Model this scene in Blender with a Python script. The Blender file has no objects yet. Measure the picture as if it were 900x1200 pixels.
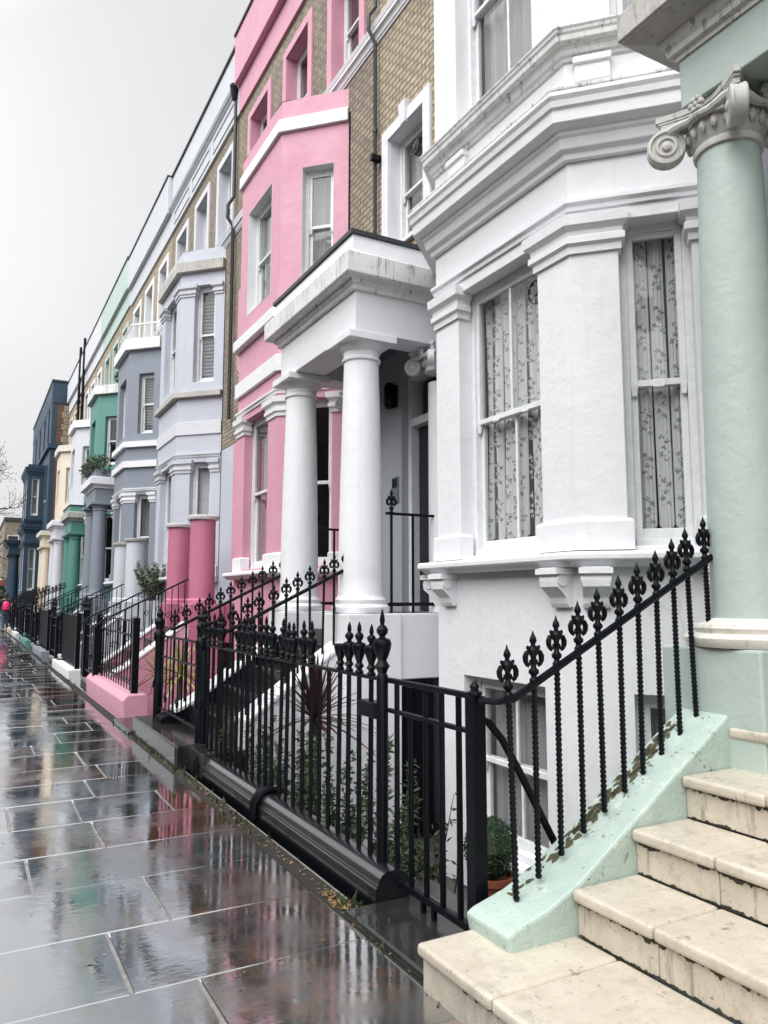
import bpy, bmesh, math, random
from mathutils import Vector, Matrix
R=random.Random(7)
sc=bpy.context.scene; COL=sc.collection
PI=math.pi; rad=math.radians

# ------------------------------------------------------------------ materials
def nt(name):
    m=bpy.data.materials.new(name); m.use_nodes=True; t=m.node_tree
    for n in list(t.nodes): t.nodes.remove(n)
    return m,t
def N(t,typ,**k):
    n=t.nodes.new(typ)
    for a,v in k.items(): setattr(n,a,v)
    return n
def L(t,a,b): t.links.new(a,b)
def pos(t,scale=(1,1,1)):
    g=N(t,'ShaderNodeNewGeometry'); m=N(t,'ShaderNodeMapping'); m.inputs['Scale'].default_value=scale
    L(t,g.outputs['Position'],m.inputs['Vector']); return m.outputs['Vector']
def noise(t,vec,scale,detail=5,rough=.55):
    n=N(t,'ShaderNodeTexNoise'); n.inputs['Scale'].default_value=scale; n.inputs['Detail'].default_value=detail; n.inputs['Roughness'].default_value=rough
    L(t,vec,n.inputs['Vector']); return n.outputs['Fac']
def ramp(t,f,a,b,ca=(0,0,0,1),cb=(1,1,1,1)):
    r=N(t,'ShaderNodeValToRGB'); e=r.color_ramp.elements; e[0].position=a; e[1].position=b; e[0].color=ca; e[1].color=cb
    L(t,f,r.inputs['Fac']); return r.outputs['Color']
def mix(t,f,a,b,mode='MIX'):
    m=N(t,'ShaderNodeMix',data_type='RGBA',blend_type=mode)
    for s,v in ((m.inputs[0],f),(m.inputs[6],a),(m.inputs[7],b)):
        if isinstance(v,bpy.types.NodeSocket): L(t,v,s)
        else: s.default_value=v
    return m.outputs[2]
def bump(t,h,strength,dist=.01,norm=None):
    b=N(t,'ShaderNodeBump'); b.inputs['Strength'].default_value=strength; b.inputs['Distance'].default_value=dist
    L(t,h,b.inputs['Height'])
    if norm is not None: L(t,norm,b.inputs['Normal'])
    return b.outputs['Normal']
def princ(t,col,rough=.6,normal=None,**k):
    p=N(t,'ShaderNodeBsdfPrincipled'); o=N(t,'ShaderNodeOutputMaterial')
    for s,v in ((p.inputs['Base Color'],col),(p.inputs['Roughness'],rough)):
        if isinstance(v,bpy.types.NodeSocket): L(t,v,s)
        else: s.default_value=v
    if normal is not None: L(t,normal,p.inputs['Normal'])
    for a,v in k.items(): p.inputs[a].default_value=v
    L(t,p.outputs[0],o.inputs[0]); return p
def c4(c): return (c[0],c[1],c[2],1)
def mul(c,f): return (c[0]*f,c[1]*f,c[2]*f,1)
def stucco(name,c,grime=.25,rough=.55,gcol=(.16,.14,.11)):
    """painted render: faint mottling, thin vertical rain streaks, hairline trowel bumps"""
    m,t=nt(name); P=pos(t)
    col=mix(t,ramp(t,noise(t,P,1.3,7,.62),.32,.7),mul(c,.86),c4(c))
    col=mix(t,ramp(t,noise(t,P,5.5,6,.65),.35,.7),mul(c,.93),col)
    lum=sum(c)/3; tone=[(x*.75+lum*.25)*.72 for x in c]
    pt=N(t,'ShaderNodeTexVoronoi'); pt.inputs['Scale'].default_value=.55; w_=N(t,'ShaderNodeVectorMath',operation='MULTIPLY_ADD'); 
    nz=N(t,'ShaderNodeTexNoise'); nz.inputs['Scale'].default_value=2.0; L(t,P,nz.inputs['Vector']); L(t,nz.outputs['Color'],w_.inputs[0]); w_.inputs[1].default_value=(.5,.5,.5); L(t,P,w_.inputs[2]); L(t,w_.outputs[0],pt.inputs['Vector'])
    sv=N(t,'ShaderNodeSeparateColor'); L(t,pt.outputs['Color'],sv.inputs[0])
    col=mix(t,ramp(t,sv.outputs[0],.70,.74,(0,0,0,1),(.35,)*3+(1,)),col,mul(c,.9))      # repainted patches
    st=noise(t,pos(t,(9,9,.45)),1.4,6,.68)
    m1=ramp(t,st,.54,.80,(0,0,0,1),(min(1,grime*2.2),)*3+(1,))
    col=mix(t,m1,col,c4(tone))
    ve=N(t,'ShaderNodeTexVoronoi',feature='DISTANCE_TO_EDGE'); ve.inputs['Scale'].default_value=.8; L(t,w_.outputs[0],ve.inputs['Vector'])
    crk=mix(t,1.0,ramp(t,ve.outputs['Distance'],.0015,.005,(1,1,1,1),(0,0,0,1)),ramp(t,noise(t,P,1.1,3),.58,.66),'MULTIPLY')
    col=mix(t,mix(t,1.0,crk,(.28,.28,.28,1),'MULTIPLY'),col,c4([x*.5 for x in c]))   # hairline cracks here and there
    sp=ramp(t,noise(t,P,34,4,.65),.68,.74,(0,0,0,1),(grime*1.4,)*3+(1,))
    col=mix(t,sp,col,c4(gcol))
    nb=bump(t,noise(t,P,7,7,.62),.34,.025); nb=bump(t,noise(t,P,70,3),.16,.004,nb)
    rr=ramp(t,noise(t,P,4,4),.3,.7,(rough-.12,)*3+(1,),(rough+.15,)*3+(1,))
    princ(t,col,rr,nb); return m
def weathered(name,c,dark=(.055,.052,.045),amount=.6):
    """stone or render edge with black drip marks"""
    m,t=nt(name); P=pos(t)
    col=mix(t,ramp(t,noise(t,P,3,6),.3,.7),mul(c,.75),c4(c))
    dr=noise(t,pos(t,(26,26,2.2)),1,5,.7)
    col=mix(t,ramp(t,dr,.55,.68,(0,0,0,1),(amount,)*3+(1,)),col,c4(dark))
    col=mix(t,ramp(t,noise(t,P,11,6,.7),.6,.7,(0,0,0,1),(amount*.7,)*3+(1,)),col,c4(dark))
    princ(t,col,.7,bump(t,noise(t,P,30,5),.35,.01)); return m
def brick(name,c1,c2,mortar,soot=.3):
    m,t=nt(name)
    g=N(t,'ShaderNodeNewGeometry'); s=N(t,'ShaderNodeSeparateXYZ'); L(t,g.outputs['Position'],s.inputs[0])
    ad=N(t,'ShaderNodeMath',operation='ADD'); L(t,s.outputs[0],ad.inputs[0]); L(t,s.outputs[1],ad.inputs[1])
    cb=N(t,'ShaderNodeCombineXYZ'); wz=N(t,'ShaderNodeTexNoise'); wz.inputs['Scale'].default_value=7; L(t,g.outputs['Position'],wz.inputs['Vector']); a1=N(t,'ShaderNodeMath',operation='MULTIPLY_ADD'); a1.inputs[1].default_value=.022; L(t,wz.outputs['Fac'],a1.inputs[0]); L(t,ad.outputs[0],a1.inputs[2]); a2=N(t,'ShaderNodeMath',operation='MULTIPLY_ADD'); a2.inputs[1].default_value=.016; L(t,wz.outputs['Fac'],a2.inputs[0]); L(t,s.outputs[2],a2.inputs[2]); L(t,a1.outputs[0],cb.inputs[0]); L(t,a2.outputs[0],cb.inputs[1])
    b=N(t,'ShaderNodeTexBrick'); L(t,cb.outputs[0],b.inputs['Vector'])
    for k,v in (('Color1',c4(c1)),('Color2',c4(c2)),('Mortar',c4(mortar)),('Scale',1.0),('Mortar Size',.0105),('Brick Width',.168),('Row Height',.076),('Mortar Smooth',.1),('Bias',-.1)): b.inputs[k].default_value=v
    P=pos(t); col=mix(t,ramp(t,noise(t,P,12,5,.7),.3,.75),mul(c1,.55),b.outputs['Color'])
    col=mix(t,.5,b.outputs['Color'],col); wn=N(t,'ShaderNodeTexWhiteNoise'); fl=N(t,'ShaderNodeVectorMath',operation='SNAP'); L(t,cb.outputs[0],fl.inputs[0]); fl.inputs[1].default_value=(.084,.076,1); L(t,fl.outputs[0],wn.inputs['Vector']); col=mix(t,mix(t,1.0,ramp(t,wn.outputs['Value'],.55,1.,(0,0,0,1),(.55,)*3+(1,)),(1,1,1,1),'MULTIPLY'),col,mul(c2,.55))
    col=mix(t,ramp(t,noise(t,P,1.3,6,.65),.4,.75,(0,0,0,1),(soot,)*3+(1,)),col,(.05,.045,.04,1))
    nb=bump(t,b.outputs['Fac'],-.6,.02); nb=bump(t,noise(t,P,60,4),.3,.01,nb)
    princ(t,col,.85,nb); return m
def plain(name,c,rough=.5,bumpS=0,bs=40,vary=.15,**k):
    m,t=nt(name); P=pos(t)
    col=mix(t,ramp(t,noise(t,P,bs*.4,4),.3,.7),mul(c,1-vary),c4(c))
    princ(t,col,rough,bump(t,noise(t,P,bs,4),bumpS,.005) if bumpS else None,**k); return m
def leafmat(name,a,b,rough=.4):
    m,t=nt(name); P=pos(t)
    col=mix(t,ramp(t,noise(t,P,23,3),.3,.7),c4(a),c4(b)); princ(t,col,rough); return m
def glassmat():
    m,t=nt('window_glass'); o=N(t,'ShaderNodeOutputMaterial'); mx=N(t,'ShaderNodeMixShader')
    tr=N(t,'ShaderNodeBsdfTransparent'); tr.inputs[0].default_value=(.965,.97,.97,1)
    gl=N(t,'ShaderNodeBsdfGlossy'); gl.inputs['Roughness'].default_value=.015
    nb=bump(t,noise(t,pos(t),2.2,2),.06,.05); L(t,nb,gl.inputs['Normal'])
    lw=N(t,'ShaderNodeLayerWeight'); lw.inputs['Blend'].default_value=.5
    pw=N(t,'ShaderNodeMath',operation='POWER'); L(t,lw.outputs['Facing'],pw.inputs[0]); pw.inputs[1].default_value=4.2
    mr=N(t,'ShaderNodeMapRange'); mr.inputs['To Min'].default_value=.035; mr.inputs['To Max'].default_value=1; L(t,pw.outputs[0],mr.inputs['Value'])
    L(t,mr.outputs[0],mx.inputs[0]); L(t,tr.outputs[0],mx.inputs[1]); L(t,gl.outputs[0],mx.inputs[2]); L(t,mx.outputs[0],o.inputs[0]); return m
def lacemat(name,c,alpha):
    m,t=nt(name); o=N(t,'ShaderNodeOutputMaterial'); mx=N(t,'ShaderNodeMixShader')
    tr=N(t,'ShaderNodeBsdfTransparent'); d=N(t,'ShaderNodeBsdfDiffuse'); tl=N(t,'ShaderNodeBsdfTranslucent'); m2=N(t,'ShaderNodeMixShader'); m2.inputs[0].default_value=.3
    d.inputs[0].default_value=c4(c); tl.inputs[0].default_value=c4(c)
    L(t,d.outputs[0],m2.inputs[1]); L(t,tl.outputs[0],m2.inputs[2])
    mx.inputs[0].default_value=alpha; L(t,tr.outputs[0],mx.inputs[1]); L(t,m2.outputs[0],mx.inputs[2]); L(t,mx.outputs[0],o.inputs[0]); return m

WHITE=(.80,.805,.83)
M=dict(
 white=stucco('white_painted_render',WHITE,.20),
 whitew=weathered('weathered_white_render',(.76,.76,.75),amount=.75),
 greyw=weathered('weathered_grey_stone',(.52,.50,.47),amount=.55),
 mint=stucco('mint_painted_render',(.445,.525,.485),.24),
 mintw=stucco('worn_mint_paint',(.50,.60,.545),.8,.42,(.07,.07,.045)),
 cream_stone=weathered('cream_stone',(.69,.665,.60),amount=.4), pale_stone=weathered('pale_grey_stone',(.62,.61,.575),amount=.45),
 pink=stucco('pink_painted_render',(.665,.325,.425),.16),
 pinkd=stucco('deep_pink_painted_render',(.53,.175,.27),.25),
 lav=stucco('lavender_painted_render',(.53,.555,.625),.16),
 grey=stucco('slate_blue_painted_render',(.235,.265,.315),.16),
 teal=stucco('teal_painted_render',(.10,.275,.235),.16),
 tealpale=stucco('pale_mint_render',(.46,.58,.54),.25),
 lilac=stucco('pale_lilac_render',(.66,.67,.715),.16),
 palegrey=stucco('pale_grey_render',(.60,.62,.66),.35),
 cream=stucco('cream_painted_render',(.74,.65,.53),.14),
 navy=stucco('navy_painted_render',(.018,.048,.085),.14),
 brick=brick('yellow_stock_brick',(.58,.475,.34),(.43,.35,.25),(.065,.055,.045),.30),
 brickd=brick('sooty_stock_brick',(.44,.365,.27),(.27,.22,.165),(.055,.05,.045),.38),
 brickr=brick('red_brown_brick',(.22,.10,.065),(.16,.075,.05),(.09,.075,.06),.35),
 frame=plain('white_window_paint',(.78,.79,.80),.35),
 glass=glassmat(),
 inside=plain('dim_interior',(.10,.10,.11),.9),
 black=plain('black_gloss_iron',(.0035,.0045,.007),.34,.3,70,**{'Specular IOR Level':.14}), wetblack=plain('wet_black_paint',(.006,.007,.010),.22,.8,90,**{'Coat Weight':1.0,'Coat Roughness':.16,'Coat IOR':1.8}),
 blackd=plain('black_paint',(.004,.005,.007),.6,.2,30,**{'Specular IOR Level':.08}),
 lead=plain('dark_lead_flashing',(.03,.032,.036),.5),
 door=plain('dark_door_paint',(.012,.016,.024),.3),
 lace=lacemat('sheer_lace',(.5,.52,.56),.22), lacef=lacemat('lace_fabric_fold',(.97,.97,.98),.93), motif=lacemat('lace_flower_thread',(.40,.405,.43),.72), motifl=lacemat('lace_flower_pale',(.86,.86,.88),.85),
 sheer=lacemat('grey_sheer',(.60,.60,.62),.8),
 blind=plain('grey_slatted_blind',(.50,.51,.53),.5), shade=plain('pale_roller_blind',(.55,.58,.60),.7),
 box=leafmat('box_leaf',(.010,.028,.012),(.03,.065,.022)), leaf=leafmat('shrub_leaf',(.015,.032,.013),(.07,.095,.04)),
 pale=leafmat('variegated_leaf',(.035,.055,.025),(.22,.26,.16)), yucca=leafmat('yucca_leaf',(.20,.24,.04),(.40,.40,.10)),
 cord=leafmat('purple_cordyline_leaf',(.035,.015,.02),(.12,.035,.05)), bark=plain('dark_bark',(.035,.03,.027),.8,.6,30),
 terracotta=plain('terracotta',(.26,.075,.04),.6), soil=plain('dark_soil',(.02,.017,.014),.9,.5,30),
 bronze=plain('dark_vent_plastic',(.10,.09,.08),.4), plaque=plain('grey_green_plaque',(.12,.16,.14),.4),
 hair2=plain('dark_hood',(.03,.03,.032),.7), coat=plain('black_coat',(.01,.01,.012),.7), jeans=plain('blue_denim',(.05,.08,.14),.8), skin=plain('skin',(.45,.28,.2),.6), hair=plain('grey_brown_hair',(.20,.16,.13),.7),
 hotpink=plain('bright_pink_nylon',(.85,.03,.18),.4), maroon=plain('dull_red_umbrella',(.22,.07,.06),.4), palecloth=plain('pale_umbrella_trim',(.6,.55,.52),.5), text=plain('black_lettering',(.012,.012,.012),.6),
 litter=leafmat('fallen_leaf',(.12,.07,.03),(.32,.20,.08),.6), moss=plain('green_moss',(.085,.08,.042),.9,.6,60),
)
def steps_mat(name='cream_limestone',lo=.60,am=.75):
    m,t=nt(name); P=pos(t)
    col=mix(t,ramp(t,noise(t,P,2.2,7,.65),.3,.72),(.46,.405,.33,1),(.64,.58,.485,1))
    col=mix(t,ramp(t,noise(t,P,9,6,.7),.52,.72,(0,0,0,1),(.5,.5,.5,1)),col,(.36,.31,.235,1))
    col=mix(t,ramp(t,noise(t,pos(t,(9,9,1.6)),1.5,6,.75),lo,lo+.1,(0,0,0,1),(am,)*3+(1,)),col,(.05,.045,.035,1))
    col=mix(t,ramp(t,noise(t,P,45,4,.7),.62,.72,(0,0,0,1),(.7,)*3+(1,)),col,(.11,.09,.06,1)); col=mix(t,ramp(t,noise(t,P,4.2,8,.75),.53,.66,(0,0,0,1),(.55,)*3+(1,)),col,(.24,.225,.19,1))
    r=ramp(t,noise(t,P,5,4),.35,.65,(.16,)*3+(1,),(.42,)*3+(1,))
    princ(t,col,r,bump(t,noise(t,P,35,5),.25,.006)); return m
M['steps']=steps_mat(); M['riser']=steps_mat('streaked_limestone',.565,.5)
def worn(name,c):
    m,t=nt(name); P=pos(t)
    col=mix(t,ramp(t,noise(t,P,3,6,.65),.35,.7),mul(c,.86),c4(c))
    col=mix(t,ramp(t,noise(t,P,7,7,.72),.56,.64,(0,0,0,1),(.55,)*3+(1,)),col,(.60,.62,.55,1))
    col=mix(t,ramp(t,noise(t,P,13,7,.75),.60,.66,(0,0,0,1),(.8,)*3+(1,)),col,(.13,.13,.085,1))
    col=mix(t,ramp(t,noise(t,P,42,4,.7),.655,.70,(0,0,0,1),(.85,)*3+(1,)),col,(.05,.05,.04,1))
    nb=bump(t,noise(t,P,8,7,.7),.45,.03); nb=bump(t,noise(t,P,55,4),.3,.006,nb)
    princ(t,col,.5,nb); return m
M['mintw']=worn('worn_mint_paint',(.44,.545,.49))
M['porchgrey']=stucco('porch_grey_paint',(.36,.38,.42),.1); M['porchshade']=stucco('shaded_porch_ceiling',(.10,.125,.14),.1)  # white porch's ceiling colour is darkened to hold the shade under its roof
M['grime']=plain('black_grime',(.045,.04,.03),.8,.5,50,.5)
def paving():
    """wet york stone: own colour per slab, thin film of water with ripples"""
    m,t=nt('wet_york_stone'); P=pos(t)
    a=N(t,'ShaderNodeVertexColor',layer_name='slab')
    n1=noise(t,P,2.4,8,.68); n2=noise(t,P,11,6,.7)
    col=mix(t,ramp(t,n1,.35,.7),mix(t,.65,a.outputs['Color'],(.035,.038,.038,1)),a.outputs['Color'])
    col=mix(t,mix(t,1.0,ramp(t,n2,.38,.7),ramp(t,noise(t,P,1.15,6,.6),.47,.6),'MULTIPLY'),col,(.17,.085,.04,1))
    col=mix(t,ramp(t,noise(t,P,60,3),.68,.75,(0,0,0,1),(.5,)*3+(1,)),col,(.16,.155,.14,1))
    n=bump(t,noise(t,P,4.5,3,.5),.035,.02); n=bump(t,noise(t,pos(t,(1,2.0,1)),17,3,.5),.05,.006,n); n=bump(t,noise(t,P,120,2),.02,.002,n)
    rr=ramp(t,noise(t,P,1.9,7,.65),.42,.68,(.03,)*3+(1,),(.24,)*3+(1,))
    d=N(t,'ShaderNodeBsdfDiffuse'); L(t,col,d.inputs[0]); L(t,n,d.inputs['Normal'])
    g=N(t,'ShaderNodeBsdfGlossy'); L(t,rr,g.inputs['Roughness']); L(t,n,g.inputs['Normal']); g.inputs[0].default_value=(.95,.97,1,1)
    lw=N(t,'ShaderNodeLayerWeight'); lw.inputs['Blend'].default_value=.5; L(t,n,lw.inputs['Normal'])
    pw=N(t,'ShaderNodeMath',operation='POWER'); L(t,lw.outputs['Facing'],pw.inputs[0]); pw.inputs[1].default_value=2.3
    f=N(t,'ShaderNodeMapRange'); f.inputs['To Min'].default_value=.35; f.inputs['To Max'].default_value=1; L(t,pw.outputs[0],f.inputs['Value'])
    mx=N(t,'ShaderNodeMixShader'); o=N(t,'ShaderNodeOutputMaterial')
    L(t,f.outputs[0],mx.inputs[0]); L(t,d.outputs[0],mx.inputs[1]); L(t,g.outputs[0],mx.inputs[2]); L(t,mx.outputs[0],o.inputs[0]); return m
M['paving']=paving()
M['joint']=plain('pale_mortar',(.30,.29,.27),.25,.4,40,.5)
M['wetstone']=plain('wet_dark_stone',(.03,.03,.03),.14,.25,18,.5)
M['asphalt']=plain('wet_asphalt',(.04,.04,.042),.25,.5,60)
M['earth']=plain('ground_earth',(.06,.055,.05),.6,.4,12)
M['floorslab']=plain('damp_concrete',(.085,.08,.075),.4,.3,14,.5)

# ------------------------------------------------------------------ mesh builder
ORG={}
class Fr:
    """local frame on a wall: u along it, v up, w inwards"""
    def __init__(s,o,d):
        l=math.hypot(*d); s.o=o; s.d=(d[0]/l,d[1]/l); s.n=(s.d[1],-s.d[0])
    def __call__(s,u,v,w): return (s.o[0]+s.d[0]*u+s.n[0]*w, s.o[1]+s.d[1]*u+s.n[1]*w, v)
class MB:
    def __init__(s): s.v=[]; s.f=[]
    def add(s,vs,fs):
        b=len(s.v); s.v+=[tuple(p) for p in vs]; s.f+=[tuple(i+b for i in f) for f in fs]; return s
    def hexa(s,p): return s.add(p,[(0,3,2,1),(4,5,6,7),(0,1,5,4),(1,2,6,5),(2,3,7,6),(3,0,4,7)])
    def box(s,x0,x1,y0,y1,z0,z1): return s.hexa([(x0,y0,z0),(x1,y0,z0),(x1,y1,z0),(x0,y1,z0),(x0,y0,z1),(x1,y0,z1),(x1,y1,z1),(x0,y1,z1)])
    def fbox(s,F,u0,u1,v0,v1,w0,w1): return s.hexa([F(u0,v0,w0),F(u1,v0,w0),F(u1,v0,w1),F(u0,v0,w1),F(u0,v1,w0),F(u1,v1,w0),F(u1,v1,w1),F(u0,v1,w1)])
    def prism(s,poly,axis,a,b):
        """poly in the two other axes, extruded on axis from a to b"""
        def P(q,t): return {0:(t,q[0],q[1]),1:(q[0],t,q[1]),2:(q[0],q[1],t)}[axis]
        n=len(poly); vs=[P(q,a) for q in poly]+[P(q,b) for q in poly]
        return s.add(vs,[tuple(range(n))[::-1],tuple(range(n,2*n))]+[(i,(i+1)%n,n+(i+1)%n,n+i) for i in range(n)])
    def sweep(s,path,prof,closed=False):
        n=len(path); k=len(prof); rings=[]
        def nrm(a,b):
            d=(b[0]-a[0],b[1]-a[1]); l=math.hypot(*d); return (-d[1]/l,d[0]/l)
        for i in range(n):
            ns=[]
            if closed or i>0: ns.append(nrm(path[i-1],path[i]))
            if closed or i<n-1: ns.append(nrm(path[i],path[(i+1)%n]))
            if len(ns)==2:
                m=(ns[0][0]+ns[1][0],ns[0][1]+ns[1][1]); q=1+ns[0][0]*ns[1][0]+ns[0][1]*ns[1][1]; m=(m[0]/q,m[1]/q)
            else: m=ns[0]
            rings.append([(path[i][0]+m[0]*o,path[i][1]+m[1]*o,z) for o,z in prof])
        vs=[p for r in rings for p in r]; fs=[]
        for i in range(n if closed else n-1):
            j=(i+1)%n
            for a in range(k): b=(a+1)%k; fs.append((i*k+a,j*k+a,j*k+b,i*k+b))
        if not closed: fs+=[tuple(range(k)),tuple(range((n-1)*k,n*k))[::-1]]
        return s.add(vs,fs)
    def lathe(s,prof,c=(0,0,0),seg=16,M=None,caps=True):
        """prof of (r,z)"""
        k=len(prof); vs=[]
        for i in range(seg):
            a=2*PI*i/seg
            for r,z in prof:
                p=Vector((r*math.cos(a),r*math.sin(a),z))
                if M is not None: p=M@p
                vs.append((p[0]+c[0],p[1]+c[1],p[2]+c[2]))
        fs=[(i*k+a,((i+1)%seg)*k+a,((i+1)%seg)*k+a+1,i*k+a+1) for i in range(seg) for a in range(k-1)]
        if caps: fs+=[tuple(i*k for i in range(seg))[::-1],tuple(i*k+k-1 for i in range(seg))]
        return s.add(vs,fs)
    def tube(s,pts,r,seg=8):
        pts=[Vector(p) for p in pts]; n=len(pts); rs=r if isinstance(r,(list,tuple)) else [r]*n
        vs=[]; up=None
        for i in range(n):
            d=(pts[min(i+1,n-1)]-pts[max(i-1,0)]).normalized()
            if up is None: up=Vector((0,0,1)) if abs(d.z)<.9 else Vector((1,0,0))
            a=d.cross(up).normalized(); b=a.cross(d).normalized(); up=b
            for j in range(seg):
                t=2*PI*j/seg; vs.append(pts[i]+(a*math.cos(t)+b*math.sin(t))*rs[i])
        fs=[(i*seg+j,i*seg+(j+1)%seg,(i+1)*seg+(j+1)%seg,(i+1)*seg+j) for i in range(n-1) for j in range(seg)]
        fs+=[tuple(range(seg))[::-1],tuple(range((n-1)*seg,n*seg))]
        return s.add(vs,fs)
    def wall(s,F,U,v0,v1,th,ops=(),w0=0.):
        """slab of wall with rectangular openings (u0,u1,v0,v1)"""
        us=sorted({0,U}|{round(min(max(x,0),U),5) for o in ops for x in o[:2]}); vs=sorted({v0,v1}|{round(min(max(x,v0),v1),5) for o in ops for x in o[2:4]})
        nu,nv=len(us)-1,len(vs)-1
        def solid(i,j):
            if not(0<=i<nu and 0<=j<nv): return False
            cu,cv=(us[i]+us[i+1])/2,(vs[j]+vs[j+1])/2
            return not any(o[0]<cu<o[1] and o[2]<cv<o[3] for o in ops)
        for i in range(nu):
            for j in range(nv):
                if not solid(i,j): continue
                a,b,c,d=us[i],us[i+1],vs[j],vs[j+1]; w1=w0+th
                q=lambda *p: s.add([F(*x) for x in p],[(0,1,2,3)])
                q((a,c,w0),(a,d,w0),(b,d,w0),(b,c,w0)); q((a,c,w1),(b,c,w1),(b,d,w1),(a,d,w1))
                if not solid(i-1,j): q((a,c,w0),(a,c,w1),(a,d,w1),(a,d,w0))
                if not solid(i+1,j): q((b,c,w0),(b,d,w0),(b,d,w1),(b,c,w1))
                if not solid(i,j-1): q((a,c,w0),(b,c,w0),(b,c,w1),(a,c,w1))
                if not solid(i,j+1): q((a,d,w0),(a,d,w1),(b,d,w1),(b,d,w0))
        return s
    def build(s,name,mat,parent=None,smooth=False,bevel=0,weld=False,org=None,seg=2):
        if parent is not None: o0=ORG[parent.name]
        elif org is not None: o0=Vector(org)
        else:
            xs=[p[0] for p in s.v]; ys=[p[1] for p in s.v]; o0=Vector(((min(xs)+max(xs))/2,(min(ys)+max(ys))/2,min(p[2] for p in s.v)))
        me=bpy.data.meshes.new(name); me.from_pydata([(p[0]-o0.x,p[1]-o0.y,p[2]-o0.z) for p in s.v],[],s.f)
        if weld or bevel:
            bm=bmesh.new(); bm.from_mesh(me); bmesh.ops.remove_doubles(bm,verts=bm.verts,dist=.0004)
            bmesh.ops.recalc_face_normals(bm,faces=bm.faces); bm.to_mesh(me); bm.free()
        else:
            bm=bmesh.new(); bm.from_mesh(me); bmesh.ops.recalc_face_normals(bm,faces=bm.faces); bm.to_mesh(me); bm.free()
        me.materials.append(mat)
        ob=bpy.data.objects.new(name,me); COL.objects.link(ob); ORG[ob.name]=o0.copy()
        if parent is not None: ob.parent=parent
        else: ob.location=o0
        if smooth: me.polygons.foreach_set('use_smooth',[True]*len(me.polygons)); me.set_sharp_from_angle(angle=rad(35))
        if bevel:
            b=ob.modifiers.new('edge','BEVEL'); b.width=bevel; b.segments=seg; b.limit_method='ANGLE'; b.angle_limit=rad(40); b.use_clamp_overlap=True
        return ob
def tag(o,label=None,cat=None,group=None,kind=None):
    if label: o['label']=label
    if cat: o['category']=cat
    if group: o['group']=group
    if kind: o['kind']=kind
    return o
def thing(name,label,cat,loc,group=None):
    o=bpy.data.objects.new(name,None); o.empty_display_size=.2; COL.objects.link(o); o.location=loc; ORG[o.name]=Vector(loc)
    return tag(o,label,cat,group)
def inst(proto,parent,world,rotz=0,scale=None):
    """place a copy of a prototype part (mesh built round its own origin)"""
    c=proto.copy(); COL.objects.link(c); c.parent=parent
    off=ORG[parent.name]; c.location=(world[0]-off[0],world[1]-off[1],world[2]-off[2]); c.rotation_euler=(0,0,rotz)
    if scale: c.scale=scale
    ORG[c.name]=Vector(world); c.hide_render=False
    return c
def proto(mb,name,mat,**k):
    ob=mb.build(name,mat,org=(0,0,0),**k); me=ob.data; mods=[(m.width,m.segments) for m in ob.modifiers]
    return ob
PROTOS=[]
class Proto:
    def __init__(s,name,mb,mat,smooth=True):
        me=bpy.data.meshes.new(name); me.from_pydata([tuple(p) for p in mb.v],[],mb.f)
        bm=bmesh.new(); bm.from_mesh(me); bmesh.ops.recalc_face_normals(bm,faces=bm.faces); bm.to_mesh(me); bm.free()
        if smooth: me.polygons.foreach_set('use_smooth',[True]*len(me.polygons)); me.set_sharp_from_angle(angle=rad(40))
        me.materials.append(mat); s.me=me; s.name=name
    def at(s,parent,w,rotz=0,scale=(1,1,1),rel=None):
        o=bpy.data.objects.new(s.name,s.me); COL.objects.link(o); o.parent=parent
        if rel is not None: o.location=rel
        else:
            q=ORG[parent.name]; o.location=(w[0]-q[0],w[1]-q[1],w[2]-q[2])
        o.rotation_euler=(0,0,rotz); o.scale=scale
        return o

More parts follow.
